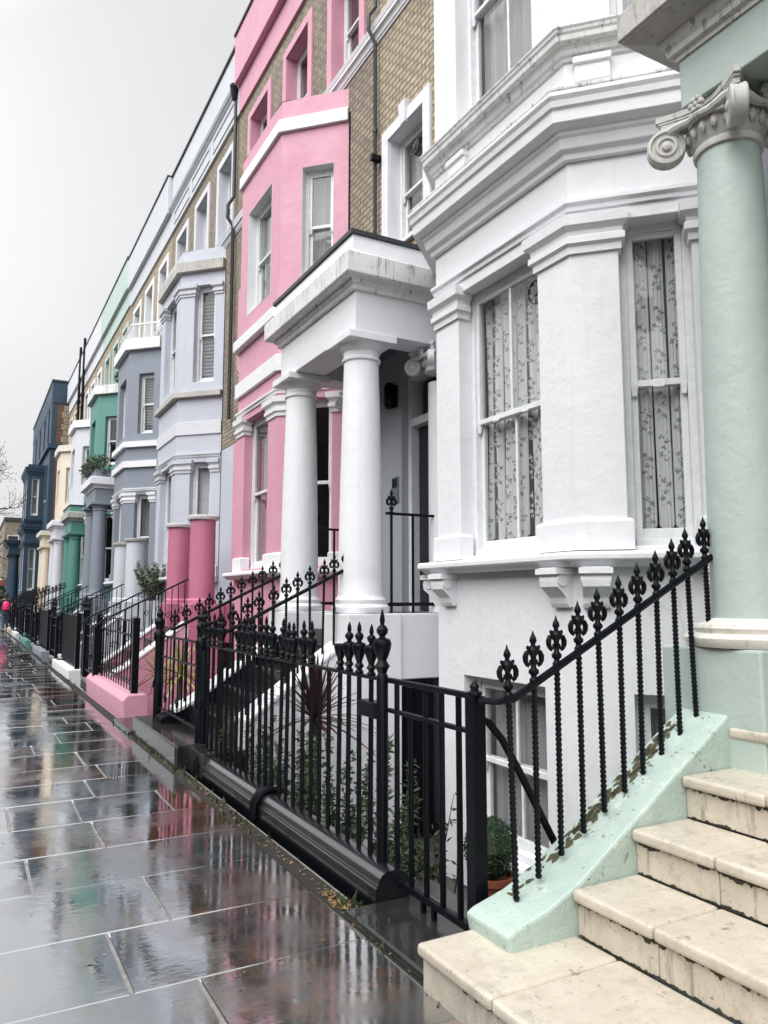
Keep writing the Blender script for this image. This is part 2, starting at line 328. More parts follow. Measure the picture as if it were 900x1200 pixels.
# ------------------------------------------------------------------ windows
def window(root,F,u0,u1,v0,v1,hd=.14,bar=False,back=None,sill=True,surround=None,reveal=None,frame=None,label=None,mid=.5,ssill=None,fw=.045,lift=False):
    frame=frame or M['frame']; B=MB()
    B.fbox(F,u0,u0+fw,v0,v1,hd,hd+.10).fbox(F,u1-fw,u1,v0,v1,hd,hd+.10).fbox(F,u0+fw,u1-fw,v1-fw,v1,hd,hd+.10).fbox(F,u0+fw,u1-fw,v0,v0+.05,hd-.02,hd+.10)
    win=B.build('window',frame,root,bevel=.004,seg=1)
    if label: win['label']=label
    a,b,c,d=u0+fw,u1-fw,v0+.05,v1-fw; m=c+(d-c)*mid
    for nm,(lo,hi,w) in (('u',(m-.02,d,hd+.012)),('l',(c,m+.02,hd+.05))):
        S=MB(); s=.045; bt=.04 if nm=='u' else .075; tp=.045 if nm=='u' else .04
        S.fbox(F,a,a+s,lo,hi,w,w+.035).fbox(F,b-s,b,lo,hi,w,w+.035).fbox(F,a+s,b-s,lo,lo+bt,w,w+.035).fbox(F,a+s,b-s,hi-tp,hi,w,w+.035)
        if bar: S.fbox(F,(a+b)/2-.012,(a+b)/2+.012,lo+bt,hi-tp,w+.004,w+.031)
        if nm=='u':
            for e in (a,b-s): S.hexa([F(e+.006,lo-.07,w+.006),F(e+s-.006,lo-.07,w+.006),F(e+s-.006,lo-.07,w+.02),F(e+.006,lo-.07,w+.02),F(e,lo,w),F(e+s,lo,w),F(e+s,lo,w+.035),F(e,lo,w+.035)])
        sa=S.build('sash',frame,win,bevel=.004,seg=1)
        if lift and nm=='u':
            for e in ((a*.7+b*.3),(a*.3+b*.7)) if bar else ((a+b)/2,):
                MB().tube([F(e-.035,lo+.012,w),F(e-.03,lo-.012,w-.012),F(e,lo-.016,w-.022),F(e+.03,lo-.012,w-.012),F(e+.035,lo+.012,w)],.006,6).build('sash_lift',frame,win,smooth=True)
        G=MB(); G.fbox(F,a+s-.005,b-s+.005,lo+bt-.005,hi-tp+.005,w+.015,w+.019); G.build('pane',M['glass'],win)
    if sill: MB().fbox(F,u0-.0,u1+.0,v0-.06,v0-.003,-.05,hd+.1).build('sill',ssill or frame,win,bevel=.006)
    if surround:
        S=MB(); q=.15; S.fbox(F,u0-q,u0,v0,v1,-.035,.01).fbox(F,u1,u1+q,v0,v1,-.035,.01).fbox(F,u0-q,u1+q,v1,v1+q,-.035,.01)
        S.build('surround',surround,win,bevel=.006)
    if reveal:
        S=MB(); q=.004; S.fbox(F,u0,u0+q,v0,v1,-.003,hd).fbox(F,u1-q,u1,v0,v1,-.003,hd).fbox(F,u0+q,u1-q,v1-q,v1,-.003,hd).fbox(F,u0+q,u1-q,v0,v0+q,-.003,hd)
        S.build('reveal',reveal,win)
    if back=='blind':
        S=MB(); z=c
        while z<d: S.hexa([F(a,z,hd+.15),F(b,z,hd+.15),F(b,z+.012,hd+.20),F(a,z+.012,hd+.20),F(a,z+.045,hd+.12),F(b,z+.045,hd+.12),F(b,z+.057,hd+.17),F(a,z+.057,hd+.17)]); z+=.075
        S.build('blind',M['blind'],win)
    elif back=='shade': MB().fbox(F,a,b,c+(d-c)*.18,d,hd+.13,hd+.135).build('blind',M['shade'],win)
    elif back=='sheer':
        S=MB(); n=40; vs=[]
        for i in range(n+1):
            u=a+(b-a)*i/n; w=hd+.17+.025*math.sin(i*1.1)+.012*math.sin(i*2.7)
            vs+=[F(u,c,w),F(u,d,w)]
        S.add(vs,[(2*i,2*i+2,2*i+3,2*i+1) for i in range(n)]); S.build('sheer_curtain',M['sheer'],win,smooth=True)
    return win

def prof_corn(z0,z1,p):
    h=z1-z0
    return [(-.05,z0),(.16*p,z0),(.2*p,z0+.10*h),(.34*p,z0+.14*h),(.42*p,z0+.30*h),(.5*p,z0+.34*h),(.5*p,z0+.40*h),(.80*p,z0+.46*h),(.82*p,z0+.66*h),(.9*p,z0+.70*h),(.93*p,z0+.80*h),(p,z0+.86*h),(p,z0+.93*h),(-.05,z1)]
def band(z0,z1,p): return [(-.04,z0),(p,z0),(p,z1-.012),(-.04,z1)]
def prof_cap(z0,z1,s=1.):
    h=z1-z0
    return [(-.02,z0),(.02*s,z0),(.022*s,z0+.18*h),(.045*s,z0+.24*h),(.045*s,z0+.40*h),(.03*s,z0+.44*h),(.034*s,z0+.56*h),(.07*s,z0+.68*h),(.075*s,z0+.95*h),(-.02,z1)]

P=5.62
XB,XF=3.5,4.2
def bayframes(o):
    y0,y1=3.75+o,5.44+o; d=XF-XB
    return (Fr((XF,y0-d),(-d,d)),Fr((XB,y0),(0,1)),Fr((XB,y1),(d,d)),[(XF,y0-d),(XB,y0),(XB,y1),(XF,y1+d)])
LC=.99; CO0=(.21,.67); CO2=(.32,.78); FO=(.34,1.35)
def pil_paths(o,q=.1):
    """plan paths round each pilaster of a bay, with short returns into the window reveals"""
    F0,F1,F2,path=bayframes(o); g=lambda F,u,w: F(u,0,w)[:2]
    return [[g(F0,0.02,0),g(F0,CO0[0],0),g(F0,CO0[0],q)],
            [g(F0,CO0[1],q),g(F0,CO0[1],0),path[1],g(F1,FO[0],0),g(F1,FO[0],q)],
            [g(F1,FO[1],q),g(F1,FO[1],0),path[2],g(F2,CO2[0],0),g(F2,CO2[0],q)],
            [g(F2,CO2[1],q),g(F2,CO2[1],0),g(F2,.97,0)]]
def bay(root,o,c,trim,z_par,dz=0,first='plain',bands=None,ground=True,stone=None,backs=(None,None),rev=None,bars=False,basement=False,ztop=8.35,fop=(5.62,7.25)):
    F0,F1,F2,path=bayframes(o); stone=stone or trim
    gz=(1.79+dz,4.0+dz)
    ops0=[];
    lev=[gz,(fop[0]+dz,fop[1]+dz)]
    bz=(-.42,.85)
    def ops(uu,b): return [(uu[0],uu[1],z0,z1) for z0,z1 in lev]+([(uu[0] if b!=1 else .36,uu[1] if b!=1 else 1.33,bz[0],bz[1])] if basement and b in (0,1) else [])
    W=MB()
    W.wall(F0,LC,-.75,ztop,.21,ops(CO0,0)); W.wall(F1,1.69,-.75,ztop,.21,ops(FO,1)); W.wall(F2,LC,-.75,ztop,.21,ops(CO2,2))
    W.build('bay',c,root,bevel=.006 if o<12 else 0,weld=True)
    for k,(F,uu) in enumerate(((F0,CO0),(F1,FO),(F2,CO2))):
        if k==2 and o>6: continue
        window(root,F,uu[0],uu[1],gz[0],gz[1],hd=.13,back=backs[0],bar=bars and k==1,sill=False,fw=.05,lift=o==0)
        window(root,F,uu[0],uu[1],lev[1][0],lev[1][1],hd=.13,back=backs[1],bar=bars and k==1,sill=False,reveal=rev,fw=.05)
        if basement and k<2: window(root,F,uu[0] if k==0 else .36,uu[1] if k==0 else 1.33,bz[0],bz[1],hd=.12,back='sheer',bar=k==1,sill=True,fw=.05)
    # ground storey dress
    S=MB(); S.sweep(path,[(-.05,1.655+dz),(.10,1.655+dz),(.13,1.685+dz),(.165,1.70+dz),(.165,1.735+dz),(.15,1.75+dz),(-.05,1.765+dz)]); S.build('bay_sill',stone,root,bevel=.005,seg=1)
    for q in pil_paths(o):
        MB().sweep(q,prof_cap(3.79+dz,4.06+dz)).build('pilaster_cap',trim,root); MB().sweep(q,[(-.02,1.766+dz),(.035,1.766+dz),(.035,1.95+dz),(.02,1.97+dz),(-.02,1.975+dz)]).build('pilaster_base',c if c is not M['pink'] else M['white'],root)
    MB().sweep(path,[(-.04,4.10+dz),(.02,4.10+dz),(.022,4.13+dz),(.045,4.145+dz),(.045,4.17+dz),(-.04,4.18+dz)]).build('architrave',trim,root)
    for nm,z0,z1,p,mt,kind in (bands or []):
        MB().sweep(path,prof_corn(z0+dz,z1+dz,p) if kind=='c' else band(z0+dz,z1+dz,p)).build(nm,mt,root,bevel=.004 if o<12 else 0,seg=1)
    if first=='pilaster':
        for q in pil_paths(o): MB().sweep(q,prof_cap(7.40+dz,7.64+dz)).build('pilaster_cap',trim,root)
    MB().prism([(path[0][0]+.2,path[0][1]),(path[1][0]+.05,path[1][1]+.03),(path[2][0]+.05,path[2][1]-.03),(path[3][0]+.2,path[3][1])],2,ztop-.12,ztop+.005).build('bay_roof',M['lead'],root)

def facade(root,o,wallm,low,sur,par,dz=0,near=True,first_sur=True,trim=None,par2=None,panels=False,side=True,h=12.4,backs=(None,None,None),upw=True):
    ys=2.24+o; F=Fr((XF,ys),(0,1)); ops=[(.75,3.95,1.8,8.0)]
    door=(6.38-2.24,7.26-2.24,1.32+dz,3.96+dz); f1=(6.73-2.24,7.53-2.24,5.55+dz,6.96+dz)
    up=[(.46,1.34),(2.22,3.14),(4.02,4.95)]
    ops+=[door,f1]+[(a,b,8.72,10.36) for a,b in up]
    MB().wall(F,P,4.3,h-1.55,.22,[f1]+[(a,b,8.72,10.36) for a,b in up]+[(.75,3.95,4.0,8.0)]).build('wall',wallm,root)
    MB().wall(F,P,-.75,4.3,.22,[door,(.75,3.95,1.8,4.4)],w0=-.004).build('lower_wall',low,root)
    window(root,F,f1[0],f1[1],f1[2],f1[3],back=backs[0],surround=sur,reveal=sur)
    for k,(a,b) in enumerate(up): window(root,F,a,b,8.72,10.36,hd=.17,back=backs[1],surround=sur,reveal=sur)
    tm=trim or sur
    MB().sweep([(XF,ys),(XF,ys+P)],prof_corn(8.44,8.66,.10)).build('string_course',tm,root)
    B=MB(); B.fbox(F,0,P-.01,h-1.56,h-1.0,-.05,.22); B.build('parapet_band',par,root,bevel=.01)
    B=MB(); B.fbox(F,0,P-.01,h-.995,h,-.16 if not panels else -.05,.22); B.build('parapet',par2 or par,root,bevel=.01)
    if panels:
        MB().sweep([(XF-.05,ys),(XF-.05,ys+P-.01)],prof_corn(h-1.0,h-.86,.09)).build('parapet_cornice',par,root)
        B=MB()
        for a in (.25,2.0,3.75): B.fbox(F,a,a+1.5,h-1.45,h-1.42,-.07,-.045).fbox(F,a,a+1.5,h-1.16,h-1.13,-.07,-.045).fbox(F,a,a+.03,h-1.42,h-1.16,-.07,-.045).fbox(F,a+1.47,a+1.5,h-1.42,h-1.16,-.07,-.045)
        B.build('parapet_panel',par,root)
    MB().fbox(F,-.0,P-.01,h,h+.05,-.19 if not panels else -.09,.3).build('coping',M['lead'],root)
    # hollow dim interior
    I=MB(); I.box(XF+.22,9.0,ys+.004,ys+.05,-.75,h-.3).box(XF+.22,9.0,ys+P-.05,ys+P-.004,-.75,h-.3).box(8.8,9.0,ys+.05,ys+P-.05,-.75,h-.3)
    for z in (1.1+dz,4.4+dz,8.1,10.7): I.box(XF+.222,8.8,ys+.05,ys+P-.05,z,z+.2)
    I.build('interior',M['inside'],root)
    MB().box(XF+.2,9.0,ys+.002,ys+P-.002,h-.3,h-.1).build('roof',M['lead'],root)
    # front door in its recess
    D=MB(); hd=.18
    a,b,z0,z1=door
    D.fbox(F,a,a+.07,z0,z1,hd-.1,hd+.06).fbox(F,b-.07,b,z0,z1,hd-.1,hd+.06).fbox(F,a+.07,b-.07,z1-.06,z1,hd-.1,hd+.06).fbox(F,a+.07,b-.07,3.37+dz,3.46+dz,hd-.1,hd+.06)
    fr=D.build('door_frame',M['frame'],root,bevel=.006)
    d=MB(); d.fbox(F,a+.072,b-.072,z0+.01,3.37+dz,hd,hd+.05)
    dw=(b-a-.144)
    for i in (0,1):
        for (p0,p1) in ((.12,.72),(.84,1.9)):
            d.fbox(F,a+.072+dw*(.10+.45*i),a+.072+dw*(.45+.45*i),z0+p0,z0+p1,hd-.012,hd+.004)
    dd=d.build('door',M['door'],root,bevel=.006)
    MB().fbox(F,a+.15,a+.18,z0+.95,z0+1.07,hd-.05,hd-.01).build('handle',M['plaque'],dd)
    MB().fbox(F,a+.07,b-.07,3.46+dz,z1-.06,hd+.02,hd+.026).build('fanlight',M['glass'],root)

# ------------------------------------------------------------------ porch, steps
def tuscan(root,x,y,z0,z1,c,r0=.215,r1=.172,base=True):
    h=z1-z0; pr=[]
    if base: pr+=[(r0*1.24,z0),(r0*1.28,z0+.02),(r0*1.28,z0+.055),(r0*1.2,z0+.075),(r0*1.13,z0+.085),(r0*1.16,z0+.10),(r0*1.16,z0+.125),(r0*1.06,z0+.14),(r0,z0+.17)]
    else: pr+=[(r0,z0)]
    zt=z1-.30
    for i in range(1,15):
        t=i/14; pr.append((r0+(r1-r0)*(t**1.5),pr[0][1]+.17+(zt-z0-.17)*t if base else z0+(zt-z0)*t))
    pr+=[(r1*1.0,zt+.05),(r1*1.10,zt+.06),(r1*1.12,zt+.08),(r1*1.02,zt+.095),(r1*1.03,zt+.15),(r1*1.12,zt+.16),(r1*1.3,zt+.21),(r1*1.36,zt+.222)]
    col=MB().lathe(pr,(x,y,0),40).build('column',c,root,smooth=True)
    a=r1*1.52; MB().box(x-a,x+a,y-a,y+a,z1-.078,z1-.003).build('abacus',c,col,bevel=.008)
    return col
def volute(B,c,axis,r=.095,th=.07):
    ax=Vector(axis).normalized(); u=Vector((0,0,1)); v=ax.cross(u)
    M4=Matrix((v,u,ax)).transposed().to_3x3()
    B.lathe([(r,-th/2),(r*1.04,-th/2+.008),(r*.96,0),(r*1.04,th/2-.008),(r,th/2),(r*.86,th/2+.003),(r*.80,th/2-.009),(r*.62,th/2-.009),(r*.56,th/2+.004),(r*.46,th/2+.004),(r*.40,th/2-.008),(r*.26,th/2-.008),(r*.24,th/2+.010),(r*.1,th/2+.016)],c,28,M4)
    B.lathe([(r*.86,-th/2-.003),(r*.80,-th/2+.009),(r*.62,-th/2+.009),(r*.56,-th/2-.004),(r*.46,-th/2-.004),(r*.40,-th/2+.008),(r*.24,-th/2-.010),(r*.1,-th/2-.016)],c,28,M4)
def ionic_capital(root,x,y,zt,r,c,sc_=1.):
    """diagonal-volute capital hung round the top of a shaft of radius r; zt = top of abacus"""
    B=MB(); s=sc_
    poly=[]; A=.30*s
    for k in range(4):
        a0=PI/4+k*PI/2; a1=a0+PI/2; p0=Vector((math.cos(a0),math.sin(a0)))*A*1.36; p1=Vector((math.cos(a1),math.sin(a1)))*A*1.36
        tn=(p1-p0).normalized(); mid=(p0+p1)/2
        for t in [i/8 for i in range(9)]:
            q=p0+(p1-p0)*(.04+.92*t); dip=math.sin(PI*t)*.10*s; q=q-mid.normalized()*dip; poly.append((x+q.x,y+q.y))
    cx,cy=x,y
    for za,zb,g in ((zt-.035*s,zt,1.0),(zt-.05*s,zt-.035*s,.965),(zt-.085*s,zt-.05*s,.93)):
        B.prism([(cx+(px-cx)*g,cy+(py-cy)*g) for px,py in poly],2,za,zb)
    B.lathe([(r*1.02,zt-.30*s),(r*1.10,zt-.295*s),(r*1.13,zt-.275*s),(r*1.10,zt-.255*s),(r*1.06,zt-.25*s),(r*1.2,zt-.2*s),(r*1.32,zt-.15*s),(r*1.25,zt-.085*s)],(x,y,0),40)
    for k in range(20):
        a=2*PI*k/20; B.lathe([(.004,-.035*s),(.018*s,-.02*s),(.022*s,.0),(.016*s,.03*s),(.004,.04*s)],(x+math.cos(a)*r*1.27,y+math.sin(a)*r*1.27,zt-.175*s),8)
    for k in range(4):
        a=PI/4+k*PI/2; e=Vector((math.cos(a),math.sin(a),0)); ax=Vector((-e.y,e.x,0))
        ct=Vector((x,y,zt-.20*s))+e*(A*1.13); volute(B,tuple(ct),ax,.105*s,.085*s)
        # spine rising from volute towards abacus middle
        for sg in (-1,1):
            pts=[ct+Vector((0,0,.095*s)),ct-e*.06*s+ax*sg*.05*s+Vector((0,0,.10*s)),Vector((x,y,zt-.12*s))+e*A*.72+ax*sg*A*.42,Vector((x,y,zt-.12*s))+e*A*.62+ax*sg*A*.62]
            B.tube(pts,[.03*s,.028*s,.024*s,.018*s],8)
        f=Vector((math.cos(a+PI/4),math.sin(a+PI/4),0))
        for j in range(7):   # small carved flower on each abacus face
            b=2*PI*j/6; side=Vector((-f.y,f.x,0)); off=(side*math.cos(b)+Vector((0,0,1))*math.sin(b))*(.032*s if j<6 else 0)
            q=Vector((x,y,zt-.06*s))+f*A*.87+off; B.lathe([(.003,-.02*s),(.02*s,-.008*s),(.022*s,.004*s),(.012*s,.02*s),(.003,.024*s)],tuple(q),8)
    return B.build('capital',c,root,smooth=True)
STEPX=[1.547,2.088,2.41,2.715,3.03,3.34,3.65]
def steps(root,o,zf,stepm,stringm,cope=None,farm=None,fancy=False,near=True,far=True,slope=0):
    h=zf/7; yn,yf=6.62+o,7.95+o
    for k in range(7):
        a=STEPX[k] if (k or o<0) else 1.76; b=(STEPX[k+1] if k<6 else 4.2); z=h*(k+1)
        ya,yb=(yn,yf) if k>0 else (yn-.3,yf+.25)
        if not fancy:
            MB().box(a,b+.05,ya,yb,z-h if k else -.02,z).build('step',stepm,root,bevel=.012)
            continue
        cuts=[ya,yb-.43+(.04 if k else -.03),yb]
        st=MB()
        for c0,c1 in zip(cuts,cuts[1:]):
            st.box(a-.0,b+.03,c0+.0015,c1-.0015,z-.048,z)
        s=st.build('step',stepm,root,bevel=.016,seg=3)
        rs=MB()
        for c0,c1 in zip(cuts,cuts[1:]): rs.box(a+.03,b+.06,c0+.0015,c1-.0015,z-h if k else -.02,z-.049)
        rs.build('riser',M['riser'],s,bevel=.004)
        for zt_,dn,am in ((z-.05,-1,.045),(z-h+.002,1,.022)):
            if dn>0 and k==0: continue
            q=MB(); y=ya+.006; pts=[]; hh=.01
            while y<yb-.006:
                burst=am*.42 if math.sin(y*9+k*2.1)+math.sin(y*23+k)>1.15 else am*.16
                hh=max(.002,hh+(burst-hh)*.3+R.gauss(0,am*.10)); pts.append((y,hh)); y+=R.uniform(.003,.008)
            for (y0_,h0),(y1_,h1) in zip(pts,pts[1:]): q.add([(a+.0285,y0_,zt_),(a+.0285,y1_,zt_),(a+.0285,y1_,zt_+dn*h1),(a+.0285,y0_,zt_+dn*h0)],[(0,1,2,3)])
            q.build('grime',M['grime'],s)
    poly=[(1.80,h-.02),(1.785,.232),(1.82,.25),(1.97,.29),(2.13,.36),(3.08,.955),(3.08,-.75),(1.93,-.75),(1.93,h-.02)]
    poly=[(x,z*zf/1.23 if z>.2 else z) for x,z in poly]
    for ok,a,b in ((near,6.34+o,6.62+o),(far,7.95+o,8.22+o)):
        if not ok: continue
        pq=poly if not(farm and a<7+o) else [(2.13,.36*zf/1.23)]+poly[5:7]+[(2.13,-.75)]
        MB().prism([(z0,z1) for z0,z1 in pq],1,a,b).build('string_wall',farm if farm and a>7.9+o else stringm,root,bevel=.012)
        if cope:
            q=[(1.93,.315),(1.97,.325),(2.13,.395),(3.06,.99),(3.06,.95),(2.13,.355),(1.97,.285),(1.93,.275)]; q=[(x,z*zf/1.23+.004) for x,z in q]
            if len(pq)<6: q=[p_ for p_ in q if p_[0]>2]
            MB().prism(q,1,a-.02,b+.02).build('coping',cope,root,bevel=.008)
def pedestals(root,o,zf,c,mould=None):
    for yc in (6.5+o,8.04+o):
        MB().box(3.04,3.6,yc-.27,yc+.27,-.75,zf-.004).build('pedestal',c,root,bevel=.012)
    MB().box(3.60,4.2,6.27+o,8.27+o,zf-.62,zf-.008).build('porch_floor',c,root,bevel=.01)
    MB().box(3.6,4.2,7.6+o,8.27+o,-.75,zf-.63).box(3.602,3.7,6.6+o,7.6+o,-.75,zf-.63).build('porch_wall',c,root)
def entablature(root,o,dz,c,corn,zb=4.0,fh=.49,proj=.16,ch=.22,flash=True,dzp=0):
    z=zb+dz; x0,ya,yb=3.12,6.28+o,8.24+o
    B=MB(); B.box(x0,x0+.36,ya,yb,z,z+fh).box(x0+.36,XF,ya,ya+.32,z,z+fh).box(x0+.36,XF,yb-.32,yb,z,z+fh); B.build('entablature',c,root,bevel=.008)
    MB().box(x0+.3,XF,ya+.3,yb-.3,z+.26,z+.30).build('ceiling',M['porchshade'] if c is M['white'] else c,root)
    path=[(XF,ya),(x0,ya),(x0,yb),(XF,yb)]; zt=z+fh
    MB().sweep(path,[(-.05,zt-.09),(.035,zt-.09),(.04,zt-.05),(.07,zt-.03),(.075,zt),(proj-.02,zt+.008),(proj,zt+.02),(proj,zt+ch),(proj-.02,zt+ch+.015),(-.05,zt+ch+.02)]).build('cornice',corn,root,bevel=.006,seg=1)
    if flash:
        MB().sweep(path,[(-.06,zt+ch),(.085,zt+ch),(.06,zt+ch+.22),(-.06,zt+ch+.22)]).build('blocking_course',c,root,bevel=.006)
        MB().sweep(path,[(-.10,zt+ch+.221),(.085,zt+ch+.221),(.085,zt+ch+.262),(-.10,zt+ch+.27)]).build('flashing',M['lead'],root)
    MB().box(x0-.02,XF,ya-.02,yb+.02,zt+ch-.06,zt+ch+.01).build('porch_roof',M['lead'],root)
def stumps(root,o,zf,c,cap):
    for yc in (6.5+o,8.04+o):
        MB().lathe([(.235,zf-.004),(.235,zf+.05),(.205,zf+.08),(.198,zf+1.33)],(3.3,yc,0),32).build('pier',c,root,smooth=True)
        MB().lathe([(.19,zf+1.331),(.235,zf+1.335),(.25,zf+1.36),(.25,zf+1.395),(.23,zf+1.405)],(3.3,yc,0),32).build('pier_cap',cap,root,smooth=True)
# ------------------------------------------------------------------ ironwork prototypes
def fleur_mb(big=1.):
    B=MB(); s=big
    B.lathe([(.010*s,-.012*s),(.017*s,0),(.019*s,.012*s),(.012*s,.022*s),(.012*s,.03*s),(.021*s,.038*s),(.021*s,.05*s),(.012*s,.06*s),(.0105*s,.085*s),(.012*s,.105*s),(.02*s,.118*s),(.026*s,.132*s),(.022*s,.142*s),(.010*s,.150*s),(.009*s,.156*s),(.0155*s,.168*s),(.013*s,.18*s),(.006*s,.195*s),(.001,.212*s)],(0,0,0),10)
    for g in (-1,1):
        p=[(.006,.108),(.02,.124),(.034,.122),(.042,.106),(.041,.088),(.033,.072),(.025,.063)]
        B.tube([(g*x*s,0,z*s) for x,z in p],[.006*s,.009*s,.011*s,.012*s,.011*s,.008*s,.002*s],8)
        p=[(.03,.080),(.022,.074),(.016,.082),(.018,.094)]
        B.tube([(g*x*s,0,z*s) for x,z in p],[.004*s,.006*s,.006*s,.003*s],6)
        B.tube([(g*.012*s,0,.13*s),(g*.028*s,0,.142*s),(g*.034*s,0,.150*s)],[.008*s,.009*s,.002*s],6)
    return B
FLEUR=Proto('finial',fleur_mb(),M['black'])
URN=Proto('finial',MB().lathe([(.011,-.012),(.019,0),(.021,.012),(.013,.022),(.015,.03),(.024,.04),(.016,.052),(.013,.06),(.018,.075),(.026,.098),(.032,.122),(.034,.14),(.028,.153),(.012,.16),(.011,.167),(.019,.178),(.022,.19),(.016,.202),(.008,.208),(.011,.222),(.009,.24),(.002,.262)],(0,0,0),12),M['black'])
URNB=Proto('finial',MB().lathe([(.011,-.012),(.019,0),(.021,.012),(.013,.022),(.015,.03),(.024,.04),(.016,.052),(.013,.06),(.018,.075),(.026,.098),(.032,.122),(.034,.14),(.029,.15),(.02,.152)],(0,0,0),12),M['black'])
_b=[]
for i in range(37):
    z=i/37; _b+=[(.0098,z),(.0135,z+.008),(.0135,z+.016),(.0098,z+.024)]
RIBBAR=Proto('bar',MB().lathe(_b,(0,0,0),8),M['black'])
BAR=Proto('bar',MB().lathe([(.0138,0),(.0138,.5),(.0138,1)],(0,0,0),8),M['black'])
THIN=Proto('bar',MB().lathe([(.0075,0),(.0075,1)],(0,0,0),6),M['black'])
SPEAR=Proto('finial',MB().lathe([(.009,-.01),(.018,.0),(.012,.02),(.03,.05),(.028,.09),(.01,.11),(.02,.125),(.012,.15),(.001,.2)],(0,0,0),8),M['black'])
def scroll_mb():
    pts=[]
    for i in range(26):
        a=i/25*2.6*PI; r=.055*(1-i/25*.75); pts.append((r*math.cos(a),0,r*math.sin(a)))
    return MB().tube(pts,.006,6)
SCROLL=Proto('scroll',scroll_mb(),M['black'])
def bar_at(pr,root,x,y,z0,z1,fin=None,rotz=0,fs=1.):
    b=pr.at(root,(x,y,z0),rotz,(1,1,z1-z0))
    if fin: fin.at(b,None,0,(fs,fs,fs/(z1-z0)),rel=(0,0,1.0))
    return b

def stair_rail(name,label,y,o,zf,style,group):
    """sloping rail along a string wall"""
    f=zf/1.23; g=lambda x,a: a if a<.2 else a
    root=thing(name,label,'railing',(2.5,y,.5),group)
    bz=lambda x:(.315+.563*(x-1.936))*f-.03
    rz=lambda x:(1.066+.49*(x-1.96))+(zf-1.23)
    if style=='fleur':
        for k in range(11):
            x=1.936+.1195*k+R.uniform(-.004,.004); b=bar_at(RIBBAR,root,x,y,bz(x),rz(x),FLEUR); b.rotation_euler=(rad(R.uniform(-1,1)),rad(R.uniform(-.9,.9)),0)
        B=MB(); B.tube([(1.90,y-.008,rz(1.935)-.004),(1.935,y-.008,rz(1.935)),(3.14,y-.008,rz(3.14)),(3.22,y-.008,rz(3.2)+.005)],.017,8); B.build('rail',M['black'],root,smooth=True)
    else:
        n=13
        for k in range(n):
            x=1.83+.1*k; bar_at(THIN,root,x,y,bz(x),rz(x)-.02)
            if k%2==1 and k<n-1: SCROLL.at(root,(x+.05,y,(bz(x)+rz(x))/2-.02+.03*math.sin(k)))
        MB().tube([(1.72,y,rz(1.72)-.06),(1.80,y,rz(1.8)-.01),(3.08,y,rz(3.08))],.014,8).build('rail',M['black'],root,smooth=True)
    return root
def newel(name,label,x,y,z0,z1,r=.045):
    root=thing(name,label,'railing post',(x,y,z0),'cast iron newel posts beside the steps')
    h=z1-z0
    MB().lathe([(r*1.6,z0),(r*1.6,z0+.08),(r*1.1,z0+.12),(r,z0+.16),(r,z0+h*.35),(r*1.3,z0+h*.37),(r*1.3,z0+h*.41),(r*.9,z0+h*.44),(r*.95,z0+h*.72),(r*1.4,z0+h*.75),(r*1.4,z0+h*.79),(r*.8,z0+h*.82),(r*1.1,z0+h*.86)],(x,y,0),14).build('post',M['black'],root,smooth=True)
    MB().lathe([(r*1.1,z0+h*.86),(r*1.25,z0+h*.89),(r*.7,z0+h*.92),(r*.9,z0+h*.95),(r*.5,z0+h*.975),(.003,z1)],(x,y,0),14).build('finial',M['black'],root,smooth=True)
    return root

# ------------------------------------------------------------------ setting
gm=MB(); prof=[(-500,-.03),(1.70,-.03),(1.70,-.76),(9.5,-.76),(9.5,-.03),(500,-.03)]
for (a,b),(c,d) in zip(prof,prof[1:]): gm.add([(a,-500,b),(c,-500,d),(c,700,d),(a,700,b)],[(0,1,2,3)])
tag(gm.build('ground',M['earth']),kind='structure')
# pavement slabs
random.seed(3); bm=bmesh.new(); lay=bm.loops.layers.float_color.new('slab')
YC=[-6,-5.3,-4.6,-3.9,-3.2,-2.5,-1.8,-1.1,-.4,.3,1.0,1.62,2.36,3.07,3.66,4.28,4.87,5.47,6.1]
while YC[-1]<75: YC.append(YC[-1]+R.uniform(.52,.78))
for a,b in zip(YC,YC[1:]):
    x=-1.6+R.uniform(-.5,0); 
    while x<1.60:
        w=R.choice([.45,.6,.75,.9,1.05])*R.uniform(.9,1.1); x1=min(x+w,1.60)
        if 1.60-x1<.25: x1=1.60
        xa=max(x,-1.6)
        if x1-xa>.05:
            g=.007*R.uniform(.5,1.3); gy=.0028*R.uniform(.6,1.6); jt=lambda: R.uniform(-.004,.004); tilt=[R.uniform(-.0022,.0022) for _ in range(2)]; base=R.uniform(-.0012,.0012); cx,cy=(xa+x1)/2,(a+b)/2
            Z=lambda X,Y: base+tilt[0]*(X-cx)+tilt[1]*(Y-cy)*1.2
            n=[(xa+g+jt()*.6,a+gy),(x1-g+jt()*.6,a+gy+jt()*.5),(x1-g+jt()*.6,b-gy),(xa+g+jt()*.6,b-gy+jt()*.5)]
            e=.004; top=[bm.verts.new((X+(e if i in (0,3) else -e),Y+(e if i<2 else -e),Z(X,Y))) for i,(X,Y) in enumerate(n)]
            low=[bm.verts.new((X,Y,Z(X,Y)-.006)) for X,Y in n]
            col=R.choice([(.05,.054,.053),(.04,.047,.046),(.055,.053,.048),(.11,.055,.030),(.036,.037,.038),(.10,.052,.028),(.045,.055,.055)]); k=R.uniform(.8,1.15)
            fs=[bm.faces.new(top)]+[bm.faces.new((low[i],low[(i+1)%4],top[(i+1)%4],top[i])) for i in range(4)]
            for f in fs:
                for lp in f.loops: lp[lay]=(col[0]*k*1.45,col[1]*k*1.36,col[2]*k*1.28,1)
        x=x1
bmesh.ops.recalc_face_normals(bm,faces=bm.faces)
me=bpy.data.meshes.new('pavement'); bm.to_mesh(me); bm.free(); me.materials.append(M['paving'])
